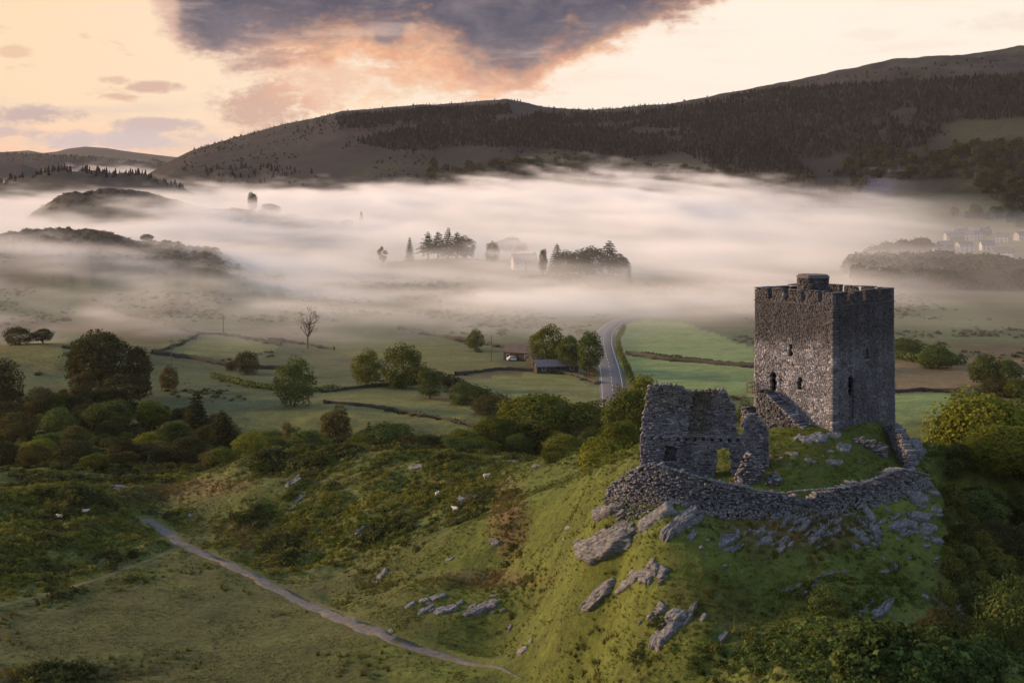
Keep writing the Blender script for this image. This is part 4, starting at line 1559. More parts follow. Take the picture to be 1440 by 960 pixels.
TREES = [
    # oaks behind the spur, beside the ruin
    ('oak_tree', 'widest dark oak on the far side of the spur, tallest of its row', 'oak0', 752, 551, 128, 335, 'leaf_oak'),
    ('oak_tree', 'dark rounded oak adjoining the widest oak where the row starts to drop', 'oak1', 694, 585, 84, 328, 'leaf_oak'),
    ('oak_tree', 'smallest oak at the low end of the oak row', 'oak2', 650, 603, 60, 322, 'leaf_oak'),
    ('oak_tree', 'broad oak under the end of the visible road', 'oak2', 825, 563, 110, 332, 'leaf_oak'),
    ('oak_tree', 'tall oak against the ruin wall with its top beside the road', 'oak0', 888, 543, 90, 318, 'leaf_oak'),
    ('oak_tree', 'yellowish oak showing above the ruin wall edge beyond the road', 'round1', 906, 528, 56, 345, 'leaf_yellow'),
    ('oak_tree', 'low oak between the broad oak and the bright shrub', 'round0', 800, 612, 74, 300, 'leaf_oak'),
    ('oak_tree', 'deep green oak filling the gap beside the ruin above the bright shrub', 'round2', 872, 590, 66, 262, 'leaf_oak'),
    ('shrub', 'bright yellow green shrub in front of the oaks near the ruin', 'shrub0', 850, 611, 92, 214, 'leaf_yellow'),
    ('shrub', 'dark bush seen in the gap between ruin and castle tower', 'shrub1', 1046, 556, 44, 222, 'leaf_oak'),
    ('shrub', 'low green bush behind the lawn against the ruin arch gap', 'shrub0', 780, 648, 46, 236, 'leaf_oak'),
    # row behind the left part of the spur
    ('tree', 'yellow green rounded tree where the wood meets the gorse spur', 'round0', 350, 606, 58, 318, 'leaf_yellow'),
    ('tree', 'ragged tree with thin top rising over the gorse spur', 'loose0', 402, 589, 44, 322, 'leaf_brown'),
    ('tree', 'round dark tree second in the row beyond the gorse spur', 'round1', 433, 604, 62, 318, 'leaf_green'),
    ('tree', 'pointed brownish tree tallest in the row beyond the gorse spur', 'tall0', 472, 574, 56, 330, 'leaf_brown'),
    ('tree', 'small pointed conifer in the row beyond the gorse spur', 'spruce0', 519, 590, 24, 334, 'leaf_conifer'),
    ('tree', 'wide dark green tree with flat top beyond the gorse spur', 'oak1', 548, 601, 92, 326, 'leaf_green'),
    ('tree', 'last dark low tree where the row beyond the spur runs out', 'round2', 598, 614, 58, 330, 'leaf_dark'),
    ('tree', 'bushy green tree in the row under the ragged tree', 'round2', 388, 614, 50, 306, 'leaf_green'),
    ('tree', 'low brown green tree between two taller ones behind the spur', 'round0', 500, 611, 48, 312, 'leaf_oak'),
    # wood by the left edge
    ('yew_tree', 'great dark evergreen dominating the wood', 'oak2', 140, 465, 112, 425, 'leaf_dark'),
    ('yew_tree', 'narrow dark evergreen beside the great dark one', 'tall1', 194, 488, 46, 430, 'leaf_dark'),
    ('yew_tree', 'lower shoulder of dark evergreen in front of the great one', 'round1', 175, 527, 76, 410, 'leaf_dark'),
    ('tree', 'dark brown tree cut by the picture edge above the wood', 'round0', 2, 507, 70, 400, 'leaf_dark'),
    ('tree', 'brown leaved tree in the shade of the great evergreen', 'tall2', 118, 524, 46, 402, 'leaf_brown'),
    ('tree', 'bluish green round tree below the great evergreen', 'round2', 152, 567, 76, 372, 'leaf_green'),
    ('tree', 'bright green domed tree in the middle of the wood', 'round0', 84, 573, 56, 365, 'leaf_green'),
    ('tree', 'pale olive tree between the green dome and the tall conifer', 'tall0', 211, 563, 48, 372, 'leaf_oak'),
    ('tree', 'small tree with brown tint below the green dome', 'round1', 103, 598, 48, 348, 'leaf_brown'),
    ('conifer', 'tallest feathery conifer at the edge of the wood', 'spruce1', 276, 547, 52, 362, 'leaf_conifer'),
    ('conifer', 'second feathery conifer beside the tallest, near the field', 'spruce2', 312, 575, 54, 350, 'leaf_conifer'),
    ('conifer', 'third conifer half hidden behind the feathery pair', 'spruce0', 250, 572, 44, 370, 'leaf_conifer'),
    ('tree', 'yellow green crown in the lower middle of the wood', 'round1', 210, 607, 62, 330, 'leaf_yellow'),
    ('tree', 'wide dark dome at the end of the wood before the gorse', 'round2', 262, 612, 60, 318, 'leaf_dark'),
    ('conifer', 'little spire shaped conifer at the front of the wood', 'spruce1', 214, 629, 24, 306, 'leaf_conifer'),
    ('tree', 'neat olive ball shaped tree at the front of the wood', 'round0', 134, 638, 46, 297, 'leaf_oak'),
    ('tree', 'yellow green spreading tree low in the wood near the picture edge', 'round1', 55, 617, 60, 322, 'leaf_yellow'),
    ('tree', 'dark tree behind the olive ball tree', 'round2', 104, 620, 66, 312, 'leaf_dark'),
    ('tree', 'dark shaded tree between the olive ball and the little spire', 'tall1', 172, 615, 50, 318, 'leaf_dark'),
    ('tree', 'olive brown bush tree in front corner of the wood', 'round0', 48, 640, 52, 300, 'leaf_brown'),
    ('tree', 'blackish tree cut off by the picture edge low in the wood', 'round2', 4, 624, 62, 305, 'leaf_dark'),
    ('tree', 'dull green tree in the gap at the far side of the wood', 'round1', 22, 580, 52, 360, 'leaf_brown'),
    ('tree', 'brown tree between the picture edge and the great evergreen', 'round0', 58, 545, 58, 395, 'leaf_brown'),
    ('tree', 'small green tree right behind the yellow green crown', 'round2', 246, 590, 52, 345, 'leaf_green'),
    ('tree', 'light green tree low at the gorse edge beyond the dark dome', 'shrub1', 312, 626, 58, 306, 'leaf_oak'),
    # hazy trees in the valley fields
    ('tree', 'hazy dark tree clump standing alone left of the valley stream wall', 'shrub1', 413, 498, 66, 412, 'leaf_green'),
    ('tree', 'smaller of two hazy round trees by the field wall', 'shrub1', 515, 488, 48, 450, 'leaf_oak'),
    ('tree', 'bigger of two hazy round trees by the field wall', 'shrub0', 566, 480, 64, 446, 'leaf_oak'),
    ('tree', 'low hazy tree under the bigger round tree', 'round2', 604, 520, 40, 425, 'leaf_green'),
    ('tree', 'hazy bush at the upper end of the hedge across the fields', 'shrub0', 652, 536, 48, 415, 'leaf_green'),
    ('tree', 'dark hazy bush at the lower end of the hedge across the fields', 'shrub1', 684, 553, 50, 396, 'leaf_dark'),
    ('tree', 'pair of dark bushes against the walled field', 'shrub0', 347, 491, 38, 476, 'leaf_dark'),
    ('tree', 'small dark bush on the wall beside the bush pair', 'shrub1', 325, 506, 20, 482, 'leaf_dark'),
    ('bare_tree', 'tall thin almost leafless tree rising out of the mist edge', 'bare0', 433, 428, 44, 548, 'leaf_brown'),
    ('tree', 'faint round tree on the mist edge beyond the farm', 'round0', 668, 464, 30, 540, 'leaf_oak'),
    ('tree', 'broad hazy tree standing over the farm roofs', 'round0', 771, 457, 56, 490, 'leaf_oak'),
    ('tree', 'hazy tree between the farm and the road bend', 'round1', 800, 472, 40, 482, 'leaf_green'),
    ('tree', 'darkest tree right beside the road bend', 'tall2', 829, 468, 42, 474, 'leaf_green'),
    ('tree', 'low broad tree above the small hill field', 'shrub0', 26, 466, 48, 494, 'leaf_dark'),
    ('tree', 'tree tops along the ridge of the small hill field', 'round1', 60, 462, 36, 496, 'leaf_dark'),
    ('tree', 'dull bush on the slope beside the narrow evergreen', 'shrub1', 238, 512, 32, 440, 'leaf_brown'),
    # big trees by the right edge
    ('oak_tree', 'largest sunlit oak rising beside the castle mound', 'oak0', 1384, 548, 168, 196, 'leaf_yellow'),
    ('oak_tree', 'oak cut off by the picture edge behind the largest oak', 'oak1', 1446, 560, 120, 205, 'leaf_oak'),
    ('oak_tree', 'lower green oak between castle mound and largest oak', 'round1', 1338, 610, 90, 200, 'leaf_yellow'),  # leaf colour lightened to offset the knoll's shade
    ('oak_tree', 'dark shaded oak low under the largest oak', 'oak2', 1420, 632, 140, 184, 'leaf_yellow'),  # paler leaves make up for the shadow of the knoll
    ('oak_tree', 'black green oak down the shaded side of the mound', 'round0', 1375, 690, 100, 178, 'leaf_green'),
    ('shrub', 'leafy olive bush filling the lower corner beyond the bracken', 'shrub1', 1425, 805, 110, 140, 'leaf_green'),
    ('shrub', 'round dark green bush on the front of the mound', 'shrub0', 1168, 826, 74, 145, 'leaf_green'),
    ('shrub', 'dark bush in the shade beside the upright boulder', 'shrub1', 1400, 745, 90, 168, 'leaf_dark'),
    ('shrub', 'low dark thicket between the boulder and the bracken mound', 'shrub0', 1330, 872, 90, 139, 'leaf_dark'),
    # hazy trees beyond the castle
    ('tree', 'bigger round tree in the haze behind the castle near the picture edge', 'round0', 1385, 499, 56, 450, 'leaf_green'),
    ('tree', 'smaller pale tree in the haze beside the bigger round tree', 'round1', 1418, 505, 44, 446, 'leaf_green'),
    ('tree', 'dark bush under the two hazy round trees', 'shrub1', 1400, 530, 50, 432, 'leaf_dark'),
    ('tree', 'long low bush in the field behind the castle', 'shrub0', 1318, 493, 62, 492, 'leaf_green'),
    ('tree', 'low bush touching the castle tower edge in the haze', 'shrub1', 1275, 484, 50, 524, 'leaf_green'),
    ('tree', 'olive bush at the corner of the hazy field behind the oak', 'round2', 1432, 538, 46, 428, 'leaf_oak'),
    # trees standing out of the mist
    ('pine_tree', 'ragged dark pine at the end of the tree island in the mist', 'pine0', 857, 337, 44, 900, 'leaf_conifer'),
    ('conifer', 'pointed conifer at the front of the tree island in the mist', 'spruce0', 783, 341, 30, 905, 'leaf_conifer'),
    ('conifer', 'slim dark cypress first in the tree island in the mist', 'tall1', 764, 351, 14, 900, 'leaf_conifer'),
    ('tree', 'low rounded tree after the pointed conifer on the tree island', 'shrub0', 797, 350, 34, 900, 'leaf_dark'),
    ('tree', 'dome shaped tree in the middle of the tree island', 'shrub1', 815, 350, 48, 895, 'leaf_dark'),
    ('tree', 'highest rounded tree on the tree island beside the ragged pine', 'shrub0', 834, 344, 46, 905, 'leaf_dark'),
    ('tree', 'low sloping tree at the outer end of the tree island', 'shrub1', 870, 356, 40, 895, 'leaf_dark'),
    ('conifer', 'lone small conifer in the mist off the end of the tree island', 'spruce1', 885, 376, 13, 850, 'leaf_conifer'),
    ('conifer', 'tallest conifer of the small dark knot of trees above the mist', 'spruce2', 630, 319, 28, 1000, 'leaf_conifer'),
    ('pine_tree', 'first pine of the small dark knot of trees above the mist', 'pine1', 602, 325, 30, 1000, 'leaf_conifer'),
    ('pine_tree', 'second pine of the small dark knot of trees above the mist', 'pine2', 616, 325, 30, 1003, 'leaf_conifer'),
    ('pine_tree', 'pine after the tallest conifer in the small dark knot', 'pine0', 643, 325, 32, 998, 'leaf_conifer'),
    ('tree', 'last low tree of the small dark knot above the mist', 'shrub1', 655, 330, 30, 1000, 'leaf_dark'),
    ('tree', 'flat little dark tree alone on the mist beside the dark knot', 'shrub0', 692, 338, 22, 990, 'leaf_dark'),
    ('tree', 'pale grey dome of trees fading into mist behind the dark knot', 'shrub0', 716, 331, 56, 1120, 'leaf_dark'),
    ('conifer', 'ghostly conifer almost lost in the mist before the dark knot', 'spruce0', 576, 332, 16, 985, 'leaf_conifer'),
    ('tree', 'ghostly pale round tree in the mist over the white house', 'loose1', 538, 343, 16, 960, 'leaf_dark'),
    ('tree', 'small round tree on the nearest misty ridge', 'round1', 207, 330, 20, 905, 'leaf_dark'),
    ('tree', 'upright tree on the saddle of the second misty ridge', 'tall0', 355, 271, 16, 1290, 'leaf_dark'),
    ('tree', 'dome of trees at the tail of the second misty ridge', 'round2', 380, 289, 30, 1290, 'leaf_dark'),
    ('tree', 'round tree in mist past the tail of the second ridge', 'round0', 488, 309, 22, 1250, 'leaf_dark'),
    ('conifer', 'grey conifer in mist beyond the tail of the second ridge', 'spruce1', 508, 296, 13, 1330, 'leaf_conifer'),
]
for nm, lab, kind, x, ty, w, Y, mat in TREES:
    tree(nm, lab, kind, x, ty, w, Y, mat, cat='shrub' if nm == 'shrub' else 'tree')


_tr = random.Random(21)
TINT = {'leaf_dark': 'blackish', 'leaf_brown': 'brownish', 'leaf_green': 'bluish green', 'leaf_oak': 'olive green'}
SHAPE = {'round': 'rounded', 'tall': 'narrow', 'shrub': 'low bushy', 'oak': 'broad'}
for k in range(34):                                    # lesser crowns that close the canopy of the wood
    Y = _tr.uniform(305, 405)
    x = _tr.uniform(-20, 330)
    ty = 655 - (Y - 300) * .78 + _tr.uniform(-8, 14) + max(0, x - 230) * .12
    kd, mt = _tr.choice(['round0', 'round1', 'round2', 'tall0', 'tall1', 'shrub0']), _tr.choice(['leaf_dark', 'leaf_brown', 'leaf_green', 'leaf_oak', 'leaf_dark'])
    tree('tree', f"{TINT[mt]} {SHAPE[kd[:-1]]} lesser crown packed into the {'front' if Y < 335 else 'middle' if Y < 370 else 'back'} of the dark wood", kd, x, ty, _tr.uniform(36, 58), Y, mt, 'lesser trees of the dark wood')
for k in range(26):
    Y = _tr.uniform(312, 345)
    x = _tr.uniform(330, 900)
    ty = 622 - (Y - 312) * .5 - max(0, x - 640) * .12 + _tr.uniform(-6, 10)
    kd, mt = _tr.choice(['round0', 'round1', 'round2', 'oak0', 'oak1', 'shrub1']), _tr.choice(['leaf_oak', 'leaf_green', 'leaf_oak', 'leaf_dark'])
    tree('tree', f"{TINT[mt]} {SHAPE[kd[:-1]]} lesser tree in the woodland belt {'near the ruin' if x > 700 else 'behind the middle of the spur' if x > 520 else 'behind the gorse end of the spur'}", kd, x, ty, _tr.uniform(44, 70), Y, mt, 'lesser trees of the woodland belt')


# ------------------------------------------------------------------ scattered ground cover (uncountable): instances on points
def scatter(name, proto_me, mat, P, scl, rot, tone):
    po = bpy.data.objects.new(name + '_source', proto_me)
    if not proto_me.materials:
        proto_me.materials.append(mat)
    me = bpy.data.meshes.new(name)
    n = len(P)
    me.vertices.add(n)
    me.vertices.foreach_set('co', np.asarray(P, np.float32).ravel())
    a = me.attributes.new('scl', 'FLOAT_VECTOR', 'POINT')
    a.data.foreach_set('vector', np.asarray(scl, np.float32).ravel())
    a = me.attributes.new('rot', 'FLOAT_VECTOR', 'POINT')
    a.data.foreach_set('vector', np.asarray(rot, np.float32).ravel())
    a = me.attributes.new('tone', 'FLOAT_COLOR', 'POINT')
    c = np.ones((n, 4), np.float32)
    c[:, :3] = tone
    a.data.foreach_set('color', c.ravel())
    o = link(name, me, mat, kind='stuff')
    ng = bpy.data.node_groups.new(name + '_nodes', 'GeometryNodeTree')
    ng.interface.new_socket('Geometry', in_out='INPUT', socket_type='NodeSocketGeometry')
    ng.interface.new_socket('Geometry', in_out='OUTPUT', socket_type='NodeSocketGeometry')
    N, L = ng.nodes, ng.links
    gi, go = N.new('NodeGroupInput'), N.new('NodeGroupOutput')
    ip, oi = N.new('GeometryNodeInstanceOnPoints'), N.new('GeometryNodeObjectInfo')
    oi.inputs['Object'].default_value = po

    def na(nm):
        q = N.new('GeometryNodeInputNamedAttribute')
        q.data_type = 'FLOAT_VECTOR'
        q.inputs['Name'].default_value = nm
        return q.outputs[0]
    er = N.new('FunctionNodeEulerToRotation')
    L.new(na('rot'), er.inputs[0])
    L.new(gi.outputs[0], ip.inputs['Points'])
    L.new(oi.outputs['Geometry'], ip.inputs['Instance'])
    L.new(er.outputs[0], ip.inputs['Rotation'])
    L.new(na('scl'), ip.inputs['Scale'])
    L.new(ip.outputs[0], go.inputs[0])
    o.modifiers.new('scatter', 'NODES').node_group = ng
    return o


def clump_mesh(seed, n, size, flat=.7):
    rng = np.random.default_rng(seed)
    d = rng.normal(size=(n, 3))
    d /= np.linalg.norm(d, axis=1)[:, None]
    d[:, 2] = np.abs(d[:, 2])
    r = rng.uniform(.55, 1.0, n)[:, None]
    bum = 1 + .25 * np.sin(d[:, :1] * 5 + seed) * np.cos(d[:, 1:2] * 6)
    C = d * r * bum * np.array((.5, .5, flat))
    N = d + rng.normal(size=(n, 3)) * .6
    N /= np.linalg.norm(N, axis=1)[:, None]
    V, Fq = leaf_quads(C, N, size, rng)
    return mesh_np('clump', V, Fq)


def tuft_mesh(seed, n=14):
    rng = np.random.default_rng(seed)
    V, Fq = [], []
    for k in range(n):
        a = rng.uniform(0, 6.28)
        r = rng.uniform(0, .35)
        p = np.array((r * math.cos(a), r * math.sin(a), -.05))
        lean = np.array((rng.normal() * .28, rng.normal() * .28, 1.0))
        s = np.array((math.cos(a + 1.3), math.sin(a + 1.3), 0)) * .045
        h = rng.uniform(.5, 1.0)
        V += [p - s, p + s, p + lean * h]
        Fq.append((3 * k, 3 * k + 1, 3 * k + 2))
    return mesh_np('tuft', V, np.array(Fq))


def sample_near(n, y0, y1, rng, fr=.36):
    """points over the near ground, spread evenly per area inside the viewed wedge"""
    Y = np.sqrt(rng.uniform(y0 * y0, y1 * y1, n))
    X = rng.uniform(-fr, fr, n) * Y
    return X, Y


rng = np.random.default_rng(11)
CASTLE = polymask
_keepfoot = [tuple(c) for c in corners]


def clear_of(X, Y, pad=1.0):
    m = dist_line(X, Y, PATH) > 1.25 + pad * .3
    m &= dist_line(X, Y, TRACK) > 1.0
    k = np.abs((X - ctr[0]) * e1[0] + (Y - ctr[1]) * e1[1]) < LW / 2 + .3
    k &= np.abs((X - ctr[0]) * e2[0] + (Y - ctr[1]) * e2[1]) < RW / 2 + .3
    return m & ~k


# grass tufts
X, Y = sample_near(230000, 112, 290, rng)
k = clear_of(X, Y)
X, Y = X[k], Y[k]
Z = H(X, Y)
h, b = cover(X, Y, Z)
dens = .45 + 1.3 * fbm(X / 5, Y / 5, 4, .6)
meadow = sstep(Y, 170, 175) * sstep(-X, 8, 20) * (1 - sstep(h, .1, .4))
k = rng.uniform(0, 1, len(X)) < np.clip(dens, .06, 1)
X, Y, Z, h, b, meadow = (a[k] for a in (X, Y, Z, h, b, meadow))
gcol = ground_colour(X, Y, Z) * rng.uniform(1.0, 1.9, (len(X), 1))
ht = (.10 + .22 * rng.uniform(0, 1, len(X)) ** 2 + .30 * np.clip(b, 0, 1)) * (1 - .55 * meadow)
scatter('grass', tuft_mesh(1), M['leaf_inst'], np.c_[X, Y, Z], np.c_[ht * 1.5 + .35, ht * 1.5 + .35, ht], np.c_[rng.normal(0, .1, len(X)), rng.normal(0, .1, len(X)), rng.uniform(0, 6.28, len(X))], gcol)

# rushes and straw coloured tussocks in patches on the slopes
X, Y = sample_near(60000, 125, 300, rng)
k = clear_of(X, Y)
X, Y = X[k], Y[k]
Z = H(X, Y)
h, b = cover(X, Y, Z)
pt = fbm(X / 9 + 90, Y / 9, 4, .6) + .5 * b
k = (rng.uniform(0, 1, len(X)) < np.clip((pt - .12) * 1.7, 0, .9)) & ~((np.abs(X - 37) < 11) & (np.abs(Y - 166) < 9))
X, Y, Z = X[k], Y[k], Z[k]
n = len(X)
sw = rng.uniform(0, 1, (n, 1))
col = np.array((.115, .105, .038)) * sw + np.array((.066, .085, .022)) * (1 - sw)
sz = rng.uniform(.3, .85, n)
scatter('rushes_grass', tuft_mesh(7, 26), M['leaf_inst'], np.c_[X, Y, Z], np.c_[sz * 1.3, sz * 1.3, sz], np.c_[rng.normal(0, .15, n), rng.normal(0, .15, n), rng.uniform(0, 6.28, n)], col * rng.uniform(.8, 1.3, (n, 1)))

# gorse, bracken and heather hummocks
X, Y = sample_near(150000, 112, 345, rng)
k = clear_of(X, Y, 3)
X, Y = X[k], Y[k]
Z = Hs(X, Y)
h, b = cover(X, Y, Z)
pat = fbm(X / 6 + 5, Y / 6, 4, .55)
pr = np.clip((h - .28) * 1.3 + pat * .9, 0, 1) * sstep(h, .10, .35)
k = rng.uniform(0, 1, len(X)) < pr * .9
X, Y, h, b, pat = X[k], Y[k], h[k], b[k], pat[k]
Z = H(X, Y)
n = len(X)
green = np.array((.078, .098, .022))
dark = np.array((.046, .054, .020))
brn = np.array((.100, .092, .032))
olv = np.array((.120, .122, .026))
t1 = sstep(fbm(X / 5, Y / 5 + 40, 3), -.2, .3)[:, None]
col = green * (1 - t1) + olv * t1
t2 = (sstep(fbm(X / 8 + 70, Y / 8, 3) + b * .6 - .25, .05, .6) * .75)[:, None]
col = col * (1 - t2) + brn * t2
t3 = sstep(fbm(X / 7 + 30, Y / 7 + 20, 3), .12, .4)[:, None] * (1 - t2 * .6)
col = col * (1 - t3) + dark * t3
col = col * rng.uniform(.8, 1.6, (n, 1))
sz = (.45 + 1.1 * rng.uniform(0, 1, n) ** 2.2) * (1 + .9 * t3[:, 0]) * (.7 + .4 * np.clip(h, 0, 1))
px_ = 720 + F * X / Y
mound = (Y < 140) & (px_ > 980)
col[mound] = np.array((.052, .078, .022)) * rng.uniform(.4, 1.8, (mound.sum(), 1))
g = rng.integers(0, 3, n)
for q, nm in enumerate(('gorse', 'bracken', 'heather')):
    m_ = g == q
    scatter(nm, clump_mesh(30 + q, (110, 80, 60)[q], (.085, .10, .11)[q], (.62, .5, .55)[q]), M['leaf_inst'], np.c_[X, Y, Z - .06][m_],
            np.c_[sz, sz, sz * rng.uniform(.7, 1.1, n)][m_], np.c_[0 * X, 0 * X, rng.uniform(0, 6.28, n)][m_], col[m_])

# undergrowth and lesser trees that fill the woods
und = []
for poly, nn, y0, y1 in (([(-40, 520), (60, 500), (120, 540), (215, 560), (300, 585), (340, 620), (300, 660), (150, 668), (-40, 668)], 5200, 296, 430),
                         ([(320, 640), (380, 612), (480, 608), (600, 620), (700, 610), (760, 600), (900, 590), (900, 640), (700, 640), (560, 640), (420, 655)], 5200, 292, 350),
                         ([(1330, 610), (1460, 600), (1460, 860), (1370, 860), (1350, 760), (1320, 680)], 3800, 150, 215)):
    Y = rng.uniform(y0, y1, nn)
    px_ = rng.uniform(-40, 1500, nn)
    X = (px_ - 720) * Y / F
    py_ = HZ + (CAM_H - Hs(X, Y) - 2.5) * F / Y
    m_ = polymask(px_, py_, poly) if y0 > 200 else (polymask(px_, py_ * 0 + 700, poly) & (px_ > 1330 + (Y - 150) * .2))
    und.append(np.c_[X[m_], Y[m_]])
und = np.vstack(und)
X, Y = und[:, 0], und[:, 1]
hh = rng.uniform(.9, 2.6, len(X))
tn = np.array((.060, .068, .022)) * rng.uniform(.5, 1.6, (len(X), 1))
tn[rng.uniform(0, 1, len(X)) < .25] *= np.array((1.5, 1.3, .9))
crown_under, _ = crown_broad(310, 620, .48, .5, .48, 16, .05, lobe_r=(.15, .24))
scatter('undergrowth', crown_under, M['leaf_inst'], np.c_[X, Y, Hs(X, Y) - .5], np.c_[hh * 1.15, hh * 1.15, hh], np.c_[0 * X, 0 * X, rng.uniform(0, 6.28, len(X))], tn)

# small loose stones around the castle
X, Y = rng.uniform(8, 62, 2600), rng.uniform(138, 172, 2600)
Z = H(X, Y)
px_, py_ = 720 + F * X / Y, HZ + (CAM_H - Z) * F / Y
pr = np.maximum.reduce([blob(px_, py_, 1150, 745, 160, 30), blob(px_, py_, 1280, 725, 60, 40), blob(px_, py_, 900, 740, 80, 30), .5 * blob(px_, py_, 1180, 640, 60, 20), .5 * blob(px_, py_, 1340, 810, 40, 50)])
k = (rng.uniform(0, 1, len(X)) < pr * .55) & clear_of(X, Y)
X, Y, Z = X[k], Y[k], Z[k]
bmr = np.random.default_rng(5)
V = np.array([(x, y, z) for x in (-1, 0, 1) for y in (-1, 0, 1) for z in (-1, 0, 1) if (x, y, z) != (0, 0, 0)], float)
mbm = MB()
pts = V / np.linalg.norm(V, axis=1)[:, None] * bmr.uniform(.7, 1.1, (26, 1)) * np.array((.6, .45, .35))
import bmesh
bm = bmesh.new()
for p in pts:
    bm.verts.new(p)
bmesh.ops.convex_hull(bm, input=bm.verts)
pm = bpy.data.meshes.new('pebble')
bm.to_mesh(pm)
bm.free()
sz = rng.uniform(.12, .5, len(X)) ** 1.3 * 1.6
_cs = rng.uniform(0, ccum[-1], 5200)
_cx = np.interp(_cs, ccum, [p[0] for p in cpl])
_cy = np.interp(_cs, ccum, [p[1] for p in cpl])
_ct = np.interp(_cs, ccum, czt)
_off = rng.uniform(-.3, .95, 5200)
_dx, _dy = np.gradient(_cx[np.argsort(_cs)])[np.argsort(np.argsort(_cs))], 0
_ax, _ay = np.interp(_cs + .4, ccum, [p[0] for p in cpl]) - np.interp(_cs - .4, ccum, [p[0] for p in cpl]), np.interp(_cs + .4, ccum, [p[1] for p in cpl]) - np.interp(_cs - .4, ccum, [p[1] for p in cpl])
_ln = np.hypot(_ax, _ay) + 1e-6
_qx, _qy = _cx + _ay / _ln * _off, _cy - _ax / _ln * _off
_qg = H(_qx, _qy)
_bank = np.clip(1 - np.maximum(_off, 0) / .95, 0, 1) ** 1.2 * (.35 + .45 * fbm(_cs / 3, _cs * 0 + 4, 3))
_qz = _qg + (_ct - _qg) * np.where(_off < .1, 1.0, _bank) + .02
_ks = rng.uniform(0, 1, 5200) < .55
_nb = int(_ks.sum())
X, Y, Z = np.r_[X, _qx[_ks]], np.r_[Y, _qy[_ks]], np.r_[Z, _qz[_ks]]
sz = np.r_[sz, rng.uniform(.14, .34, _nb)]
scatter('rubble', pm, M['rock'], np.c_[X, Y, Z], np.c_[sz, sz, sz], rng.uniform(0, 6.28, (len(X), 3)) * np.array((.15, .15, 1)), np.full((len(X), 3), .2))

# hill forest: conifer plantation and broadleaf woods on the slopes
cone = MB()
for k, (z0, z1, r) in enumerate(((.08, .45, .21), (.30, .70, .165), (.55, 1.0, .11))):
    nn = 7
    b0 = len(cone.v)
    for i in range(nn):
        rr = r * (.75 if i % 2 else 1.1)
        cone.v.append((rr * math.cos(i / nn * 6.283 + k), rr * math.sin(i / nn * 6.283 + k), z0 - (.03 if i % 2 else 0)))
    cone.v.append((0, 0, z1))
    cone.f += [(b0 + i, b0 + (i + 1) % nn, b0 + nn) for i in range(nn)]
cone_me = cone.mesh('conifer_small')
crown_small, _ = crown_broad(300, 170, .46, .5, .46, 12, .085, lobe_r=(.16, .24))


def region(n, y0, y1, polys, rng, pxr=(-120, 1560)):
    Y = rng.uniform(y0, y1, n)
    px = rng.uniform(*pxr, n)
    X = (px - 720) * Y / F
    Z = H(X, Y)
    py = HZ + (CAM_H - Z) * F / Y
    m_ = np.zeros(n, bool)
    for p in polys:
        m_ |= polymask(px, py + 3 * fbm(px / 25, py / 25, 3), p)
    return X[m_], Y[m_], Z[m_], px[m_], py[m_]


CON = [[(660, 205), (700, 168), (640, 172), (560, 182), (500, 200), (560, 214), (610, 212)], [(470, 165), (560, 158), (640, 152), (715, 148), (720, 160), (640, 172), (560, 176), (480, 182)],
       [(680, 180), (760, 160), (880, 160), (960, 152), (1080, 128), (1200, 118), (1330, 110), (1460, 105), (1460, 165), (1330, 172), (1300, 205), (1230, 230), (1150, 262), (1060, 270), (1010, 240), (960, 215), (880, 222), (800, 212), (720, 208), (660, 205)],
       [(1000, 235), (1160, 240), (1190, 270), (1120, 300), (1020, 275)]]
X, Y, Z, px_, py_ = region(80000, 1520, 2650, CON, rng)
k = fbm(X / 90, Y / 120, 4) > -.42
X, Y, Z = X[k], Y[k], Z[k]
# skyline spruces on the low misty ridges and the far ridge
for (y0, y1, prof, nn) in ((1700, 1830, [(0, 235), (260, 235), (260, 290), (0, 290)], 1500), (1880, 2050, [(290, 220), (500, 250), (500, 300), (290, 290)], 1500), (3000, 3350, [(-100, 200), (290, 205), (290, 260), (-100, 260)], 4200),
                           (2480, 2620, [(240, 190), (480, 150), (760, 138), (950, 140), (950, 165), (760, 168), (480, 190), (260, 240)], 700)):
    a = region(nn, y0, y1, [prof], rng)
    X, Y, Z = np.r_[X, a[0]], np.r_[Y, a[1]], np.r_[Z, a[2]]
hh = 3 + 6 * rng.uniform(0, 1, len(X)) ** 1.3
hh[Y > 2480] *= .55
tn = np.array((.014, .015, .013)) * rng.uniform(.5, 1.9, (len(X), 1)) * (1 + .5 * fbm(X / 60, Y / 60, 3))[:, None]
scatter('conifer_forest', cone_me, M['leaf_inst'], np.c_[X, Y, Z - .4], np.c_[hh * 1.25, hh * 1.25, hh], np.c_[0 * X, 0 * X, rng.uniform(0, 6.28, len(X))], tn)

BRO = [[(1190, 215), (1320, 205), (1460, 200), (1460, 300), (1400, 285), (1330, 255), (1240, 255), (1180, 250)], [(1020, 262), (1180, 240), (1220, 262), (1150, 320), (1100, 300)],
       [(980, 160), (985, 162), (990, 170)], [(1330, 300), (1460, 290), (1460, 325), (1360, 318)], [(600, 225), (860, 232), (1000, 245), (1000, 262), (600, 262)]]
X, Y, Z, px_, py_ = region(16000, 1350, 2300, BRO, rng)
k = fbm(X / 60, Y / 70, 4) > -.12
X, Y, Z = X[k], Y[k], Z[k]
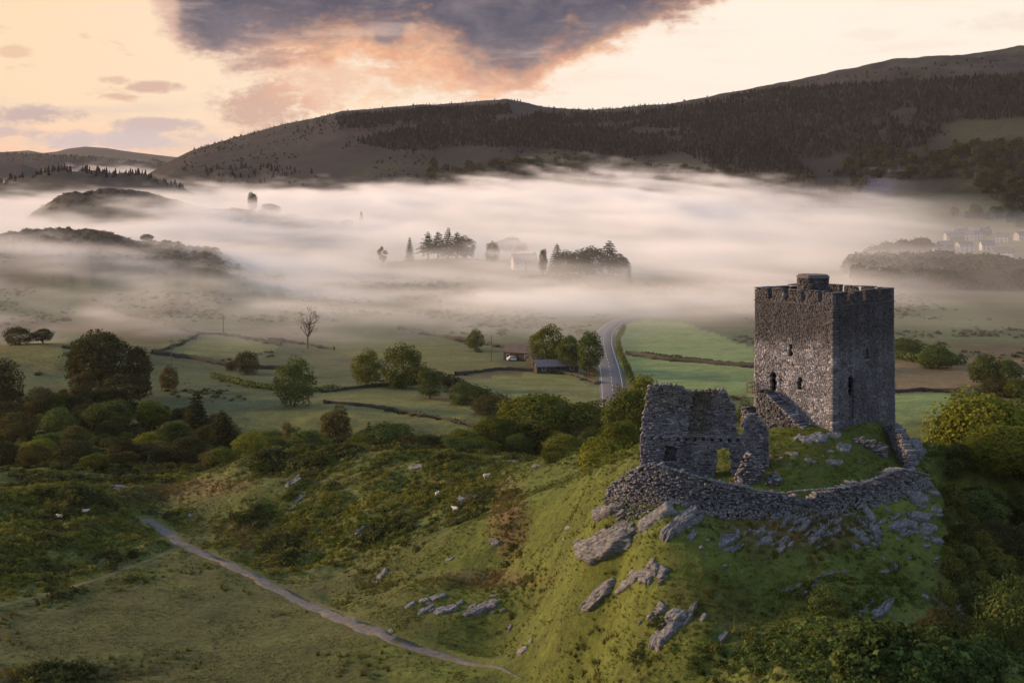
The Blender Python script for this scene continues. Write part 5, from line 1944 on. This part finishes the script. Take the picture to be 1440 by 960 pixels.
# hazy woods behind the castle
WOO = [[(1240, 440), (1262, 425), (1300, 390), (1360, 378), (1460, 384), (1460, 470), (1330, 466), (1230, 470)], [(1190, 385), (1240, 360), (1300, 352), (1340, 372), (1310, 405), (1220, 410)]]
a = region(9000, 820, 1500, WOO, rng, (1150, 1500))
k = fbm(a[0] / 40, a[1] / 50, 3) > -.08
X, Y, Z = np.r_[X, a[0][k]], np.r_[Y, a[1][k]], np.r_[Z, a[2][k]]
hh = rng.uniform(6, 12, len(X))
a = region(26000, 1480, 2640, [[(240, 232), (300, 200), (480, 158), (720, 145), (900, 152), (1200, 105), (1440, 75), (1440, 170), (1000, 250), (700, 262), (300, 262)]], rng)
k = fbm(a[0] / 50, a[1] / 70, 4) > .02
X, Y, Z = np.r_[X, a[0][k]], np.r_[Y, a[1][k]], np.r_[Z, a[2][k]]
hh = np.r_[hh, .8 + 3.2 * rng.uniform(0, 1, int(k.sum())) ** 3]
tn = np.array((.034, .038, .018)) * rng.uniform(.55, 1.7, (len(X), 1))
tn[rng.uniform(0, 1, len(X)) < .18] *= np.array((1.5, 1.35, .9))
tn[hh < 5] *= .55
scatter('broadleaf_woods', crown_small, M['leaf_inst'], np.c_[X, Y, Z - .5], np.c_[hh * 1.0, hh * 1.0, hh], np.c_[0 * X, 0 * X, rng.uniform(0, 6.28, len(X))], tn)

def flat(x, y):
    Y = CAM_H * F / (y - HZ)
    for _ in range(6):
        X = (x - 720) * Y / F
        Y = (CAM_H - float(H(X, Y))) * F / (y - HZ)
    return np.array(((x - 720) * Y / F, Y))


WALLS = [
    [(130, 432), (180, 442), (235, 456), (280, 470)],
    [(280, 471), (310, 470), (350, 477), (395, 485)],
    [(278, 473), (250, 485), (215, 497)],
    [(215, 498), (262, 503), (310, 512), (360, 518), (400, 520)],
    [(453, 552), (490, 547), (530, 543), (590, 540), (640, 540)],
    [(640, 528), (700, 520), (760, 522), (810, 528), (842, 540)],
    [(560, 462), (620, 474), (680, 484), (730, 492)],
    [(880, 498), (930, 506), (985, 510), (1062, 517)],
    [(1255, 552), (1300, 549), (1345, 552)],
    [(378, 478), (410, 482), (440, 486), (470, 492)],
    [(455, 566), (520, 572), (590, 584), (660, 598), (720, 606)]]
# scrub on the near misty ridges and rush clumps in the valley
X = rng.uniform(-330, 200, 60000)
Y = rng.uniform(400, 900, 60000)
Z = H(X, Y)
k = (fbm(X / 28, Y / 40, 4) + .25 * rng.uniform(-1, 1, len(X)) > .26) & (dist_line(X, Y, ROAD) > 7)
for pts, col in FIELDS:
    k &= ~polymask(X, Y, [at(x, y, CAM_H * F / (y - HZ))[:2] for x, y in pts])
a = region(5200, 830, 920, [[(-60, 310), (120, 318), (310, 345), (310, 372), (-60, 350)]], rng)
b_ = region(7000, 1180, 1320, [[(60, 260), (300, 280), (480, 305), (480, 330), (60, 300)]], rng)
X, Y, Z = np.r_[X[k], a[0], b_[0]], np.r_[Y[k], a[1], b_[1]], np.r_[Z[k], a[2], b_[2]]
wl = []
for pts in WALLS:
    L = resample([flat(x, y) for x, y in pts], .7)
    rep = np.repeat(L, 2, axis=0)
    wl.append(rep[rng.uniform(0, 1, len(rep)) < .5])
wl = np.vstack(wl) + rng.normal(0, .9, (sum(len(w) for w in wl), 2))
X, Y, Z = np.r_[X, wl[:, 0]], np.r_[Y, wl[:, 1]], np.r_[Z, H(wl[:, 0], wl[:, 1])]
hh = (.35 + 1.5 * rng.uniform(0, 1, len(X)) ** 3) * np.where(Y > 820, 1.5, 1.0)
tn = np.array((.042, .042, .02)) * rng.uniform(.6, 1.5, (len(X), 1))
scatter('scrub_vegetation', clump_mesh(50, 60, .12, .6), M['leaf_inst'], np.c_[X, Y, Z - .1], np.c_[hh * 1.6, hh * 1.6, hh], np.c_[0 * X, 0 * X, rng.uniform(0, 6.28, len(X))], tn)


# ------------------------------------------------------------------ valley walls, hedges, poles, farm, village, sheep
def field_wall(label, pts, hgt=1.0, wid=.7):
    L = resample([flat(x, y) for x, y in pts], 1.6)
    d = np.gradient(L, axis=0)
    d /= np.linalg.norm(d, axis=1)[:, None]
    nn = np.c_[-d[:, 1], d[:, 0]]
    V = []
    r = np.random.default_rng(int(pts[0][0]))
    n = len(L)
    top = hgt * (1 + r.normal(0, .12, n)) * (.75 + .5 * fbm(np.arange(n) / 6.0, np.zeros(n) + pts[0][1], 2) + .25)
    for o_, z_ in ((-.5, -.5), (-.45, .55), (-.28, 1.0), (.28, 1.0), (.45, .55), (.5, -.5)):
        X = L[:, 0] + nn[:, 0] * o_ * wid * (1 + r.normal(0, .12, n))
        Y = L[:, 1] + nn[:, 1] * o_ * wid * (1 + r.normal(0, .12, n))
        V.append(np.c_[X, Y, H(L[:, 0], L[:, 1]) + top * z_])
    V = np.stack(V, 1)
    i2 = np.arange(n * 6).reshape(n, 6)
    q = np.stack([i2[:-1, :-1], i2[1:, :-1], i2[1:, 1:], i2[:-1, 1:]], -1).reshape(-1, 4)
    c0 = V.reshape(-1, 3).mean(0)
    tag(link('field_wall', mesh_np('field_wall', V.reshape(-1, 3) - c0, q), M['stone_wall'], loc=tuple(c0)), label, 'field wall')


field_wall('dark field wall dropping from the mist to the walled corner above the wood', [(130, 432), (180, 442), (235, 456), (280, 470)])
field_wall('field wall along the top of the small walled green field', [(280, 471), (310, 470), (350, 477), (395, 485)])
field_wall('short field wall closing the near end of the small walled green field', [(278, 473), (250, 485), (215, 497)])
field_wall('field wall running under the small walled green field towards the dark bushes', [(215, 498), (262, 503), (310, 512), (360, 518), (400, 520)])
field_wall('stone wall along the stream under the two hazy round trees', [(453, 552), (490, 547), (530, 543), (590, 540), (640, 540)])
field_wall('field wall in front of the farm roofs down to the road', [(640, 528), (700, 520), (760, 522), (810, 528), (842, 540)])
field_wall('faint field wall at the mist edge running towards the farm', [(560, 462), (620, 474), (680, 484), (730, 492)])
field_wall('wall between the two bright pastures behind the ruin', [(880, 498), (930, 506), (985, 510), (1062, 517)], 1.1)
field_wall('wall across the pale field by the foot of the castle tower', [(1255, 552), (1300, 549), (1345, 552)], 1.2)
field_wall('broken wall below the leafless tree', [(378, 478), (410, 482), (440, 486), (470, 492)])
field_wall('grassy wall between the two lower fields before the oaks', [(455, 566), (520, 572), (590, 584), (660, 598), (720, 606)], 1.0)


def hedge(label, pts, n, hgt, mat, spread=2.0):
    L = resample([flat(x, y) for x, y in pts], 1.0)
    r = np.random.default_rng(int(pts[0][0]) + 5)
    k = r.integers(0, len(L), n)
    lump = .6 + .5 * (.5 + .5 * fbm(k / 6.0, k * 0 + 1.7, 3))
    d = r.normal(size=(n, 3))
    d /= np.linalg.norm(d, axis=1)[:, None]
    C = np.c_[L[k, 0], L[k, 1], H(L[k, 0], L[k, 1]) + hgt * .45 * lump] + d * np.c_[np.full(n, spread), np.full(n, spread), hgt * .55 * lump] * r.uniform(.5, 1, n)[:, None]
    V, Fq = leaf_quads(C, d, .42, r)
    c0 = V.mean(0)
    tag(link('hedge', mesh_np('hedge', V - c0, Fq), M[mat], loc=tuple(c0)), label, 'hedge')


hedge('dark bushy hedge crossing the lower valley fields to the oaks', [(585, 530), (620, 540), (660, 556), (715, 578)], 2600, 4.5, 'leaf_dark', 2.6)
hedge('roadside hedge on the pasture side of the road bend', [(878, 462), (868, 480), (872, 500), (882, 520), (892, 545)], 1500, 2.4, 'leaf_oak', 1.3)
hedge('bushes along the stream past the hazy tree clump', [(300, 530), (360, 545), (420, 552), (470, 548)], 1500, 1.8, 'leaf_green', 2.0)
hedge('dark hedge line along the pasture behind the ruin', [(905, 500), (950, 505), (1000, 510)], 700, 1.6, 'leaf_dark', 1.0)
hedge('hedge dividing hazy fields behind the castle', [(1262, 505), (1310, 512), (1355, 512)], 1400, 3.5, 'leaf_green', 2.5)
hedge('shrubby strip between the farm wall and the road', [(740, 500), (780, 510), (820, 515), (838, 530)], 900, 2.0, 'leaf_brown', 1.8)


def house(name, label, x, y, Y, w, dp, hw, hr, rz, wall, roof, group=None, chim=2, wins=3):
    X = (x - 720) * Y / F
    z = float(H(X, Y))
    o = thing(name, label, 'house' if 'house' in name or 'cottage' in name else 'barn', (X, Y, z), rz, group)
    MB().box(-w / 2, w / 2, -dp / 2, dp / 2, -1.5, hw).prism([(0, 0)] * 3, 0, 0) if False else None
    mb = MB().box(-w / 2, w / 2, -dp / 2, dp / 2, -2.0, hw)
    for s in (-1, 1):
        mb.poly([(s * w / 2, -dp / 2, hw), (s * w / 2, dp / 2, hw), (s * w / 2, 0, hw + hr)][::s])
    mb.build('wall', M[wall], o)
    mb = MB()
    ov, th = .35, .18
    for s in (-1, 1):
        e = dp / 2 + ov
        ze = hw - ov * hr / (dp / 2)
        a = [(-w / 2 - ov, s * e, ze), (w / 2 + ov, s * e, ze), (w / 2 + ov, 0, hw + hr), (-w / 2 - ov, 0, hw + hr)]
        b2 = [(p[0], p[1], p[2] + th) for p in a]
        i = len(mb.v)
        mb.v += a + b2
        mb.f += [tuple(i + k for k in q) for q in ((3, 2, 1, 0), (4, 5, 6, 7), (0, 1, 5, 4), (1, 2, 6, 5), (2, 3, 7, 6), (3, 0, 4, 7))]
    rf = mb.build('roof', M[roof], o)
    for s in ((-1, 1) if chim == 2 else (1,) if chim else ()):
        MB().box(s * (w / 2 - .9) - .4, s * (w / 2 - .9) + .4, -.35, .35, hw + hr - .6, hw + hr + 1.1).build('chimney', M[wall], rf)
    for fl in range(2 if hw > 4 else 1):
        for k in range(wins):
            if fl == 0 and k == wins // 2:
                MB().box(-.5, .5, -dp / 2 - .05, -dp / 2 + .1, 0, 2.1).build('door', M['dark_interior'], o)
                continue
            cx = -w / 2 + w * (k + .5) / wins
            z0 = .9 + 2.6 * fl
            fr_ = MB().box(cx - .55, cx + .55, -dp / 2 - .04, -dp / 2 + .1, z0, z0 + 1.3).build('window', M['white_wall'], o)
            MB().box(cx - .45, cx + .45, -dp / 2 - .06, -dp / 2 + .05, z0 + .1, z0 + 1.2).build('pane', M['glass_dark'], fr_)
    return o


def yof(x, y):
    return flat(x, y)[1]


house('farmhouse', 'small farmhouse with rusty roof and white gable under the broad hazy tree', 733, 503, yof(733, 506), 10, 6, 2.8, 2.0, -.5, 'stone_wall', 'rust_roof', chim=1)
house('barn', 'long low slate roofed barn beside the farmhouse', 782, 520, yof(782, 523), 13, 6, 2.2, 1.6, .15, 'stone_wall', 'slate_roof', chim=0, wins=3)
house('shed', 'little shed between barn and farmhouse under the trees', 756, 512, yof(756, 515), 6, 5, 2.4, 1.4, .5, 'stone_wall', 'slate_roof', chim=0, wins=1)
house('white_house', 'pale double gabled white house half lost in the mist', 737, 383, 960, 15, 8, 6.0, 3.6, .25, 'white_wall', 'slate_roof')
house('white_cottage', 'low white cottage wing beside the pale double gabled house', 752, 385, 955, 8, 7, 4.5, 3.0, 1.6, 'white_wall', 'slate_roof', chim=1)
# car parked at the farm
p = flat(722, 507)
car = thing('parked_car', 'pale car parked in front of the farmhouse', 'car', (p[0], p[1], float(H(*p))), .2)
prof = [(-2.1, .35), (2.1, .35), (2.1, .75), (1.3, .88), (.7, 1.42), (-1.2, 1.45), (-1.9, .95), (-2.1, .85)]
mb = MB()
i = len(mb.v)
n_ = len(prof)
mb.v += [(x, -.85, z) for x, z in prof] + [(x, .85, z) for x, z in prof]
mb.f += [tuple(range(n_)), tuple(reversed(range(n_, 2 * n_)))] + [(k, k + n_, (k + 1) % n_ + n_, (k + 1) % n_) for k in range(n_)]
mb.build('body', M['car_paint'], car)
for s in (-1, 1):
    MB().poly([(1.15, s * .86, .92), (.66, s * .86, 1.34), (-1.1, s * .86, 1.36), (-1.6, s * .86, .98)][::s]).build('window', M['glass_dark'], car)
    for xx in (-1.3, 1.35):
        MB().tube([(xx, s * .6, .34), (xx, s * .88, .34)], .34, 12).build('wheel', M['tyre'], car)
# village in the haze on the right
VIL = [(1338, 326, 1330, 'white house highest in the village beside the dark trees'), (1352, 334, 1310, 'first white house of the close village row in the haze'), (1362, 326, 1330, 'tall gabled white house on the village row in the haze'),
       (1372, 325, 1335, 'bright white house at the end of the close village row'), (1346, 340, 1290, 'small grey house below the close village row'), (1409, 340, 1310, 'broad white gabled house apart from the row in the village'),
       (1434, 338, 1310, 'white gabled house at the picture edge of the village'), (1330, 352, 1260, 'grey house in the lower part of the misty village'), (1356, 354, 1250, 'pale house in the middle of the lower village'),
       (1388, 352, 1255, 'wide grey house under the broad gabled one in the village'), (1300, 356, 1245, 'faint house at the mist edge of the village'), (1322, 362, 1230, 'faint house with pale roof low in the misty village'),
       (1412, 364, 1225, 'low white house at the bottom of the village'), (1385, 312, 1390, 'small pale house above the village row among trees')]
for k, (x, y, Y, lab) in enumerate(VIL):
    house('village_house', lab, x, y, yof(x, y) if y > 330 else Y, random.uniform(8, 12), random.uniform(6, 7.5), random.uniform(4.3, 5.4), random.uniform(2.2, 3.2), random.uniform(-.7, .7), 'white_wall' if k % 3 != 1 else 'stone_wall', 'slate_roof', 'houses of the village in the haze', chim=1)


def pole(label, x, yb, h, arm=True):
    p = flat(x, yb)
    o = thing('utility_pole', label, 'utility pole', (p[0], p[1], float(H(*p))))
    MB().tube([(0, 0, -.5), (0, 0, h * .5), (0, 0, h)], [.17, .15, .11], 8).build('post', M['wood'], o)
    if arm:
        MB().box(-1.1, 1.1, -.06, .06, h - .7, h - .55).build('crossarm', M['wood'], o)
        for s in (-.9, 0, .9):
            MB().tube([(s, 0, h - .55), (s, 0, h - .3)], .05, 6).build('insulator', M['white_wall'], o)


pole('utility pole with crossarm standing at the corner of the small walled field', 314, 472, 7.5)
pole('utility pole with crossarm between the dark evergreens and the walled field', 241, 513, 8)
pole('plain utility pole in the field just before the farmhouse', 691, 508, 8.5, False)
pole('thin utility pole in the mist near the first misty ridge', 19, 342, 8)

# sheep
def sheep_mesh():
    me_ = bpy.data.meshes.new('body')
    pts = [(-.42, 0, .62, .20), (-.15, 0, .66, .25), (.18, 0, .66, .24), (.40, 0, .70, .16), (.56, 0, .84, .10), (.72, 0, .80, .075), (.82, 0, .74, .05)]
    legs = [(-.38, .13), (-.38, -.13), (.28, .12), (.28, -.12)]
    V = [p[:3] for p in pts]
    R = [p[3] for p in pts]
    E = [(k, k + 1) for k in range(len(pts) - 1)]
    for x, y in legs:
        r0 = 0 if x < 0 else 2
        b0 = len(V)
        V += [(x, y, .42), (x + .02, y, .2), (x, y, 0)]
        R += [.09, .045, .04]
        E += [(r0, b0), (b0, b0 + 1), (b0 + 1, b0 + 2)]
    V += [(.60, .10, .88), (.60, -.10, .88), (-.62, 0, .55)]
    R += [.03, .03, .05]
    b0 = len(V) - 3
    E += [(4, b0), (4, b0 + 1), (0, b0 + 2)]
    me_.from_pydata(V, E, [])
    o = bpy.data.objects.new('sheep', me_)
    COL.objects.link(o)
    sk = o.modifiers.new('skin', 'SKIN')
    for k, v in enumerate(me_.skin_vertices[0].data):
        v.radius = (R[k], R[k])
        v.use_root = k == 1
    o.modifiers.new('sub', 'SUBSURF').levels = 1
    me_.materials.append(M['wool'])
    return o


SHEEP = [(684, 672, 'white sheep on the bright turf at the back of the spur', .3), (640, 718, 'white sheep beside the round gorse bush on the spur', 2.6), (615, 697, 'pale sheep by the mossy crag on the spur', 1.2), (120, 721, 'white sheep in the bracken slope beyond the track', .2),
         (84, 728, 'greyer sheep lower in the bracken slope beyond the track', 2.9)]
s0 = None
for x, y, lab, rz in SHEEP:
    p = drop([x], [y + 2])[0]
    o = sheep_mesh() if s0 is None else s0.copy()
    if s0 is None:
        s0 = o
    else:
        COL.objects.link(o)
    o.location = tuple(p + np.array((0, 0, .08)))
    o.rotation_euler = (0, 0, rz)
    o.scale = (.9, .9, .9)
    tag(o, lab, 'sheep', 'sheep grazing on the hill')

# ------------------------------------------------------------------ mist bank in the valley (volume grid) and haze
me = bpy.data.meshes.new('mist')
me.from_pydata([(0, 0, 0)], [], [])
mm = bpy.data.materials.new('mist')
mm.use_nodes = True
nt = mm.node_tree
nt.nodes.clear()
out = nt.nodes.new('ShaderNodeOutputMaterial')
pv = nt.nodes.new('ShaderNodeVolumePrincipled')
pv.inputs['Density'].default_value = 1.0
pv.inputs['Color'].default_value = (.998, .997, .992, 1)
pv.inputs['Anisotropy'].default_value = 0.0
nt.links.new(pv.outputs[0], out.inputs['Volume'])
me.materials.append(mm)
mist = link('mist', me, kind='stuff')
ng = bpy.data.node_groups.new('mist_nodes', 'GeometryNodeTree')
ng.interface.new_socket('Geometry', in_out='INPUT', socket_type='NodeSocketGeometry')
ng.interface.new_socket('Geometry', in_out='OUTPUT', socket_type='NodeSocketGeometry')
go = ng.nodes.new('NodeGroupOutput')
vc = ng.nodes.new('GeometryNodeVolumeCube')
vc.inputs['Min'].default_value = (-800, 430, -4)
vc.inputs['Max'].default_value = (900, 3250, 96)
for k, v in zip(('Resolution X', 'Resolution Y', 'Resolution Z'), (260, 290, 52)):
    vc.inputs[k].default_value = v
P_ = ng.nodes.new('GeometryNodeInputPosition').outputs[0]
x, y, z = sepxyz(ng, P_)
nl = noise(ng, combxyz(ng, x * .0045, y * .0045, z * .0), 1.0, 3, .5)          # large swells
nw = noise(ng, combxyz(ng, x * .0085 + z * .015, y * .011, z * .036 + x * .0015), 1.0, 6, .62, 1.3)    # wisps
nf = noise(ng, combxyz(ng, x * .03, y * .03, z * .10), 1.0, 3, .55)
top = y.curve([(430, 2), (560, 9), (640, 13), (760, 15), (860, 16), (980, 19), (1100, 28), (1300, 33), (1500, 42), (1800, 50), (2500, 56), (3250, 66)])
xs = x - (y - 1500) * .09
bump_ = xs.step(-260, 60) * xs.step(520, 180) * y.step(1150, 1550)
nm = noise(ng, combxyz(ng, x * .018, y * .014, 0.0), 1.0, 4, .6, .5)
top = top * (.40 + nl * .78 + nm * .42) * (1.0 - .30 * (x - y * -.055).step(-30, -170) * y.step(1150, 1500) * y.step(3000, 2300)) + bump_ * 16.0 + x.step(-90, -260) * 14.0 * y.step(560, 760)
rf = (x - y * .215 + (nl - .5) * 240 + (nw - .5) * 240).step(110, -150)
vert = ((top - z) / (top * .55 + 2.0) + (nw - .5) * 2.2 + (nf - .5) * 1.3).step(0, 1)
front = (y + (nl - .5) * 380 + (nw - .5) * 260 - (x.step(10, 60) * x.step(190, 110)) * 70).step(500, 740) * .96 + .04
back_ = y.step(3200, 2600)
ns = noise(ng, combxyz(ng, x * .0042 + y * .0018, y * .0075, z * .050 + x * .0042), 1.0, 5, .58, 1.4)
wisp = nw.step(.36, .62, .07, 1.0) * ns.step(.38, .62, .16, 1.35) * nl.step(.30, .62, .45, 1.15)
gx_, gy_ = (x - 30) / 95.0, (y - 850) / 60.0
isl = 1.0 - (gx_ * gx_ + gy_ * gy_).mn(9.0).__mul__(-1.0).fn('EXPONENT') * .82
dens = vert * isl * front * back_ * rf * wisp * .048
# thin ground haze over the valley fields and the slope on the right
thin = (y + (nl - .5) * 200).step(430, 640) * (z / -26.0).fn('EXPONENT') * (.3 + nw * 1.2) * .0008 * back_ * z.step(70, 30) * (1.0 + 1.0 * (x - y * .16).step(-40, 90) * y.step(560, 800))
dens = (dens + thin).mx(0.0)
ng.links.new(dens.s, vc.inputs['Density'])
sm = ng.nodes.new('GeometryNodeSetMaterial')
sm.inputs['Material'].default_value = mm
ng.links.new(vc.outputs[0], sm.inputs[0])
ng.links.new(sm.outputs[0], go.inputs[0])
mist.modifiers.new('volume', 'NODES').node_group = ng

hz = bpy.data.materials.new('haze')
hz.use_nodes = True
nt = hz.node_tree
nt.nodes.clear()
out = nt.nodes.new('ShaderNodeOutputMaterial')
pv = nt.nodes.new('ShaderNodeVolumePrincipled')
pv.inputs['Density'].default_value = .000020
pv.inputs['Color'].default_value = (.93, .88, .90, 1)
nt.links.new(pv.outputs[0], out.inputs['Volume'])
USE_HAZE = True
if USE_HAZE:
    MB().box(-13800, 13800, -300, 14500, -75, 335).build('haze', hz)['kind'] = 'stuff'
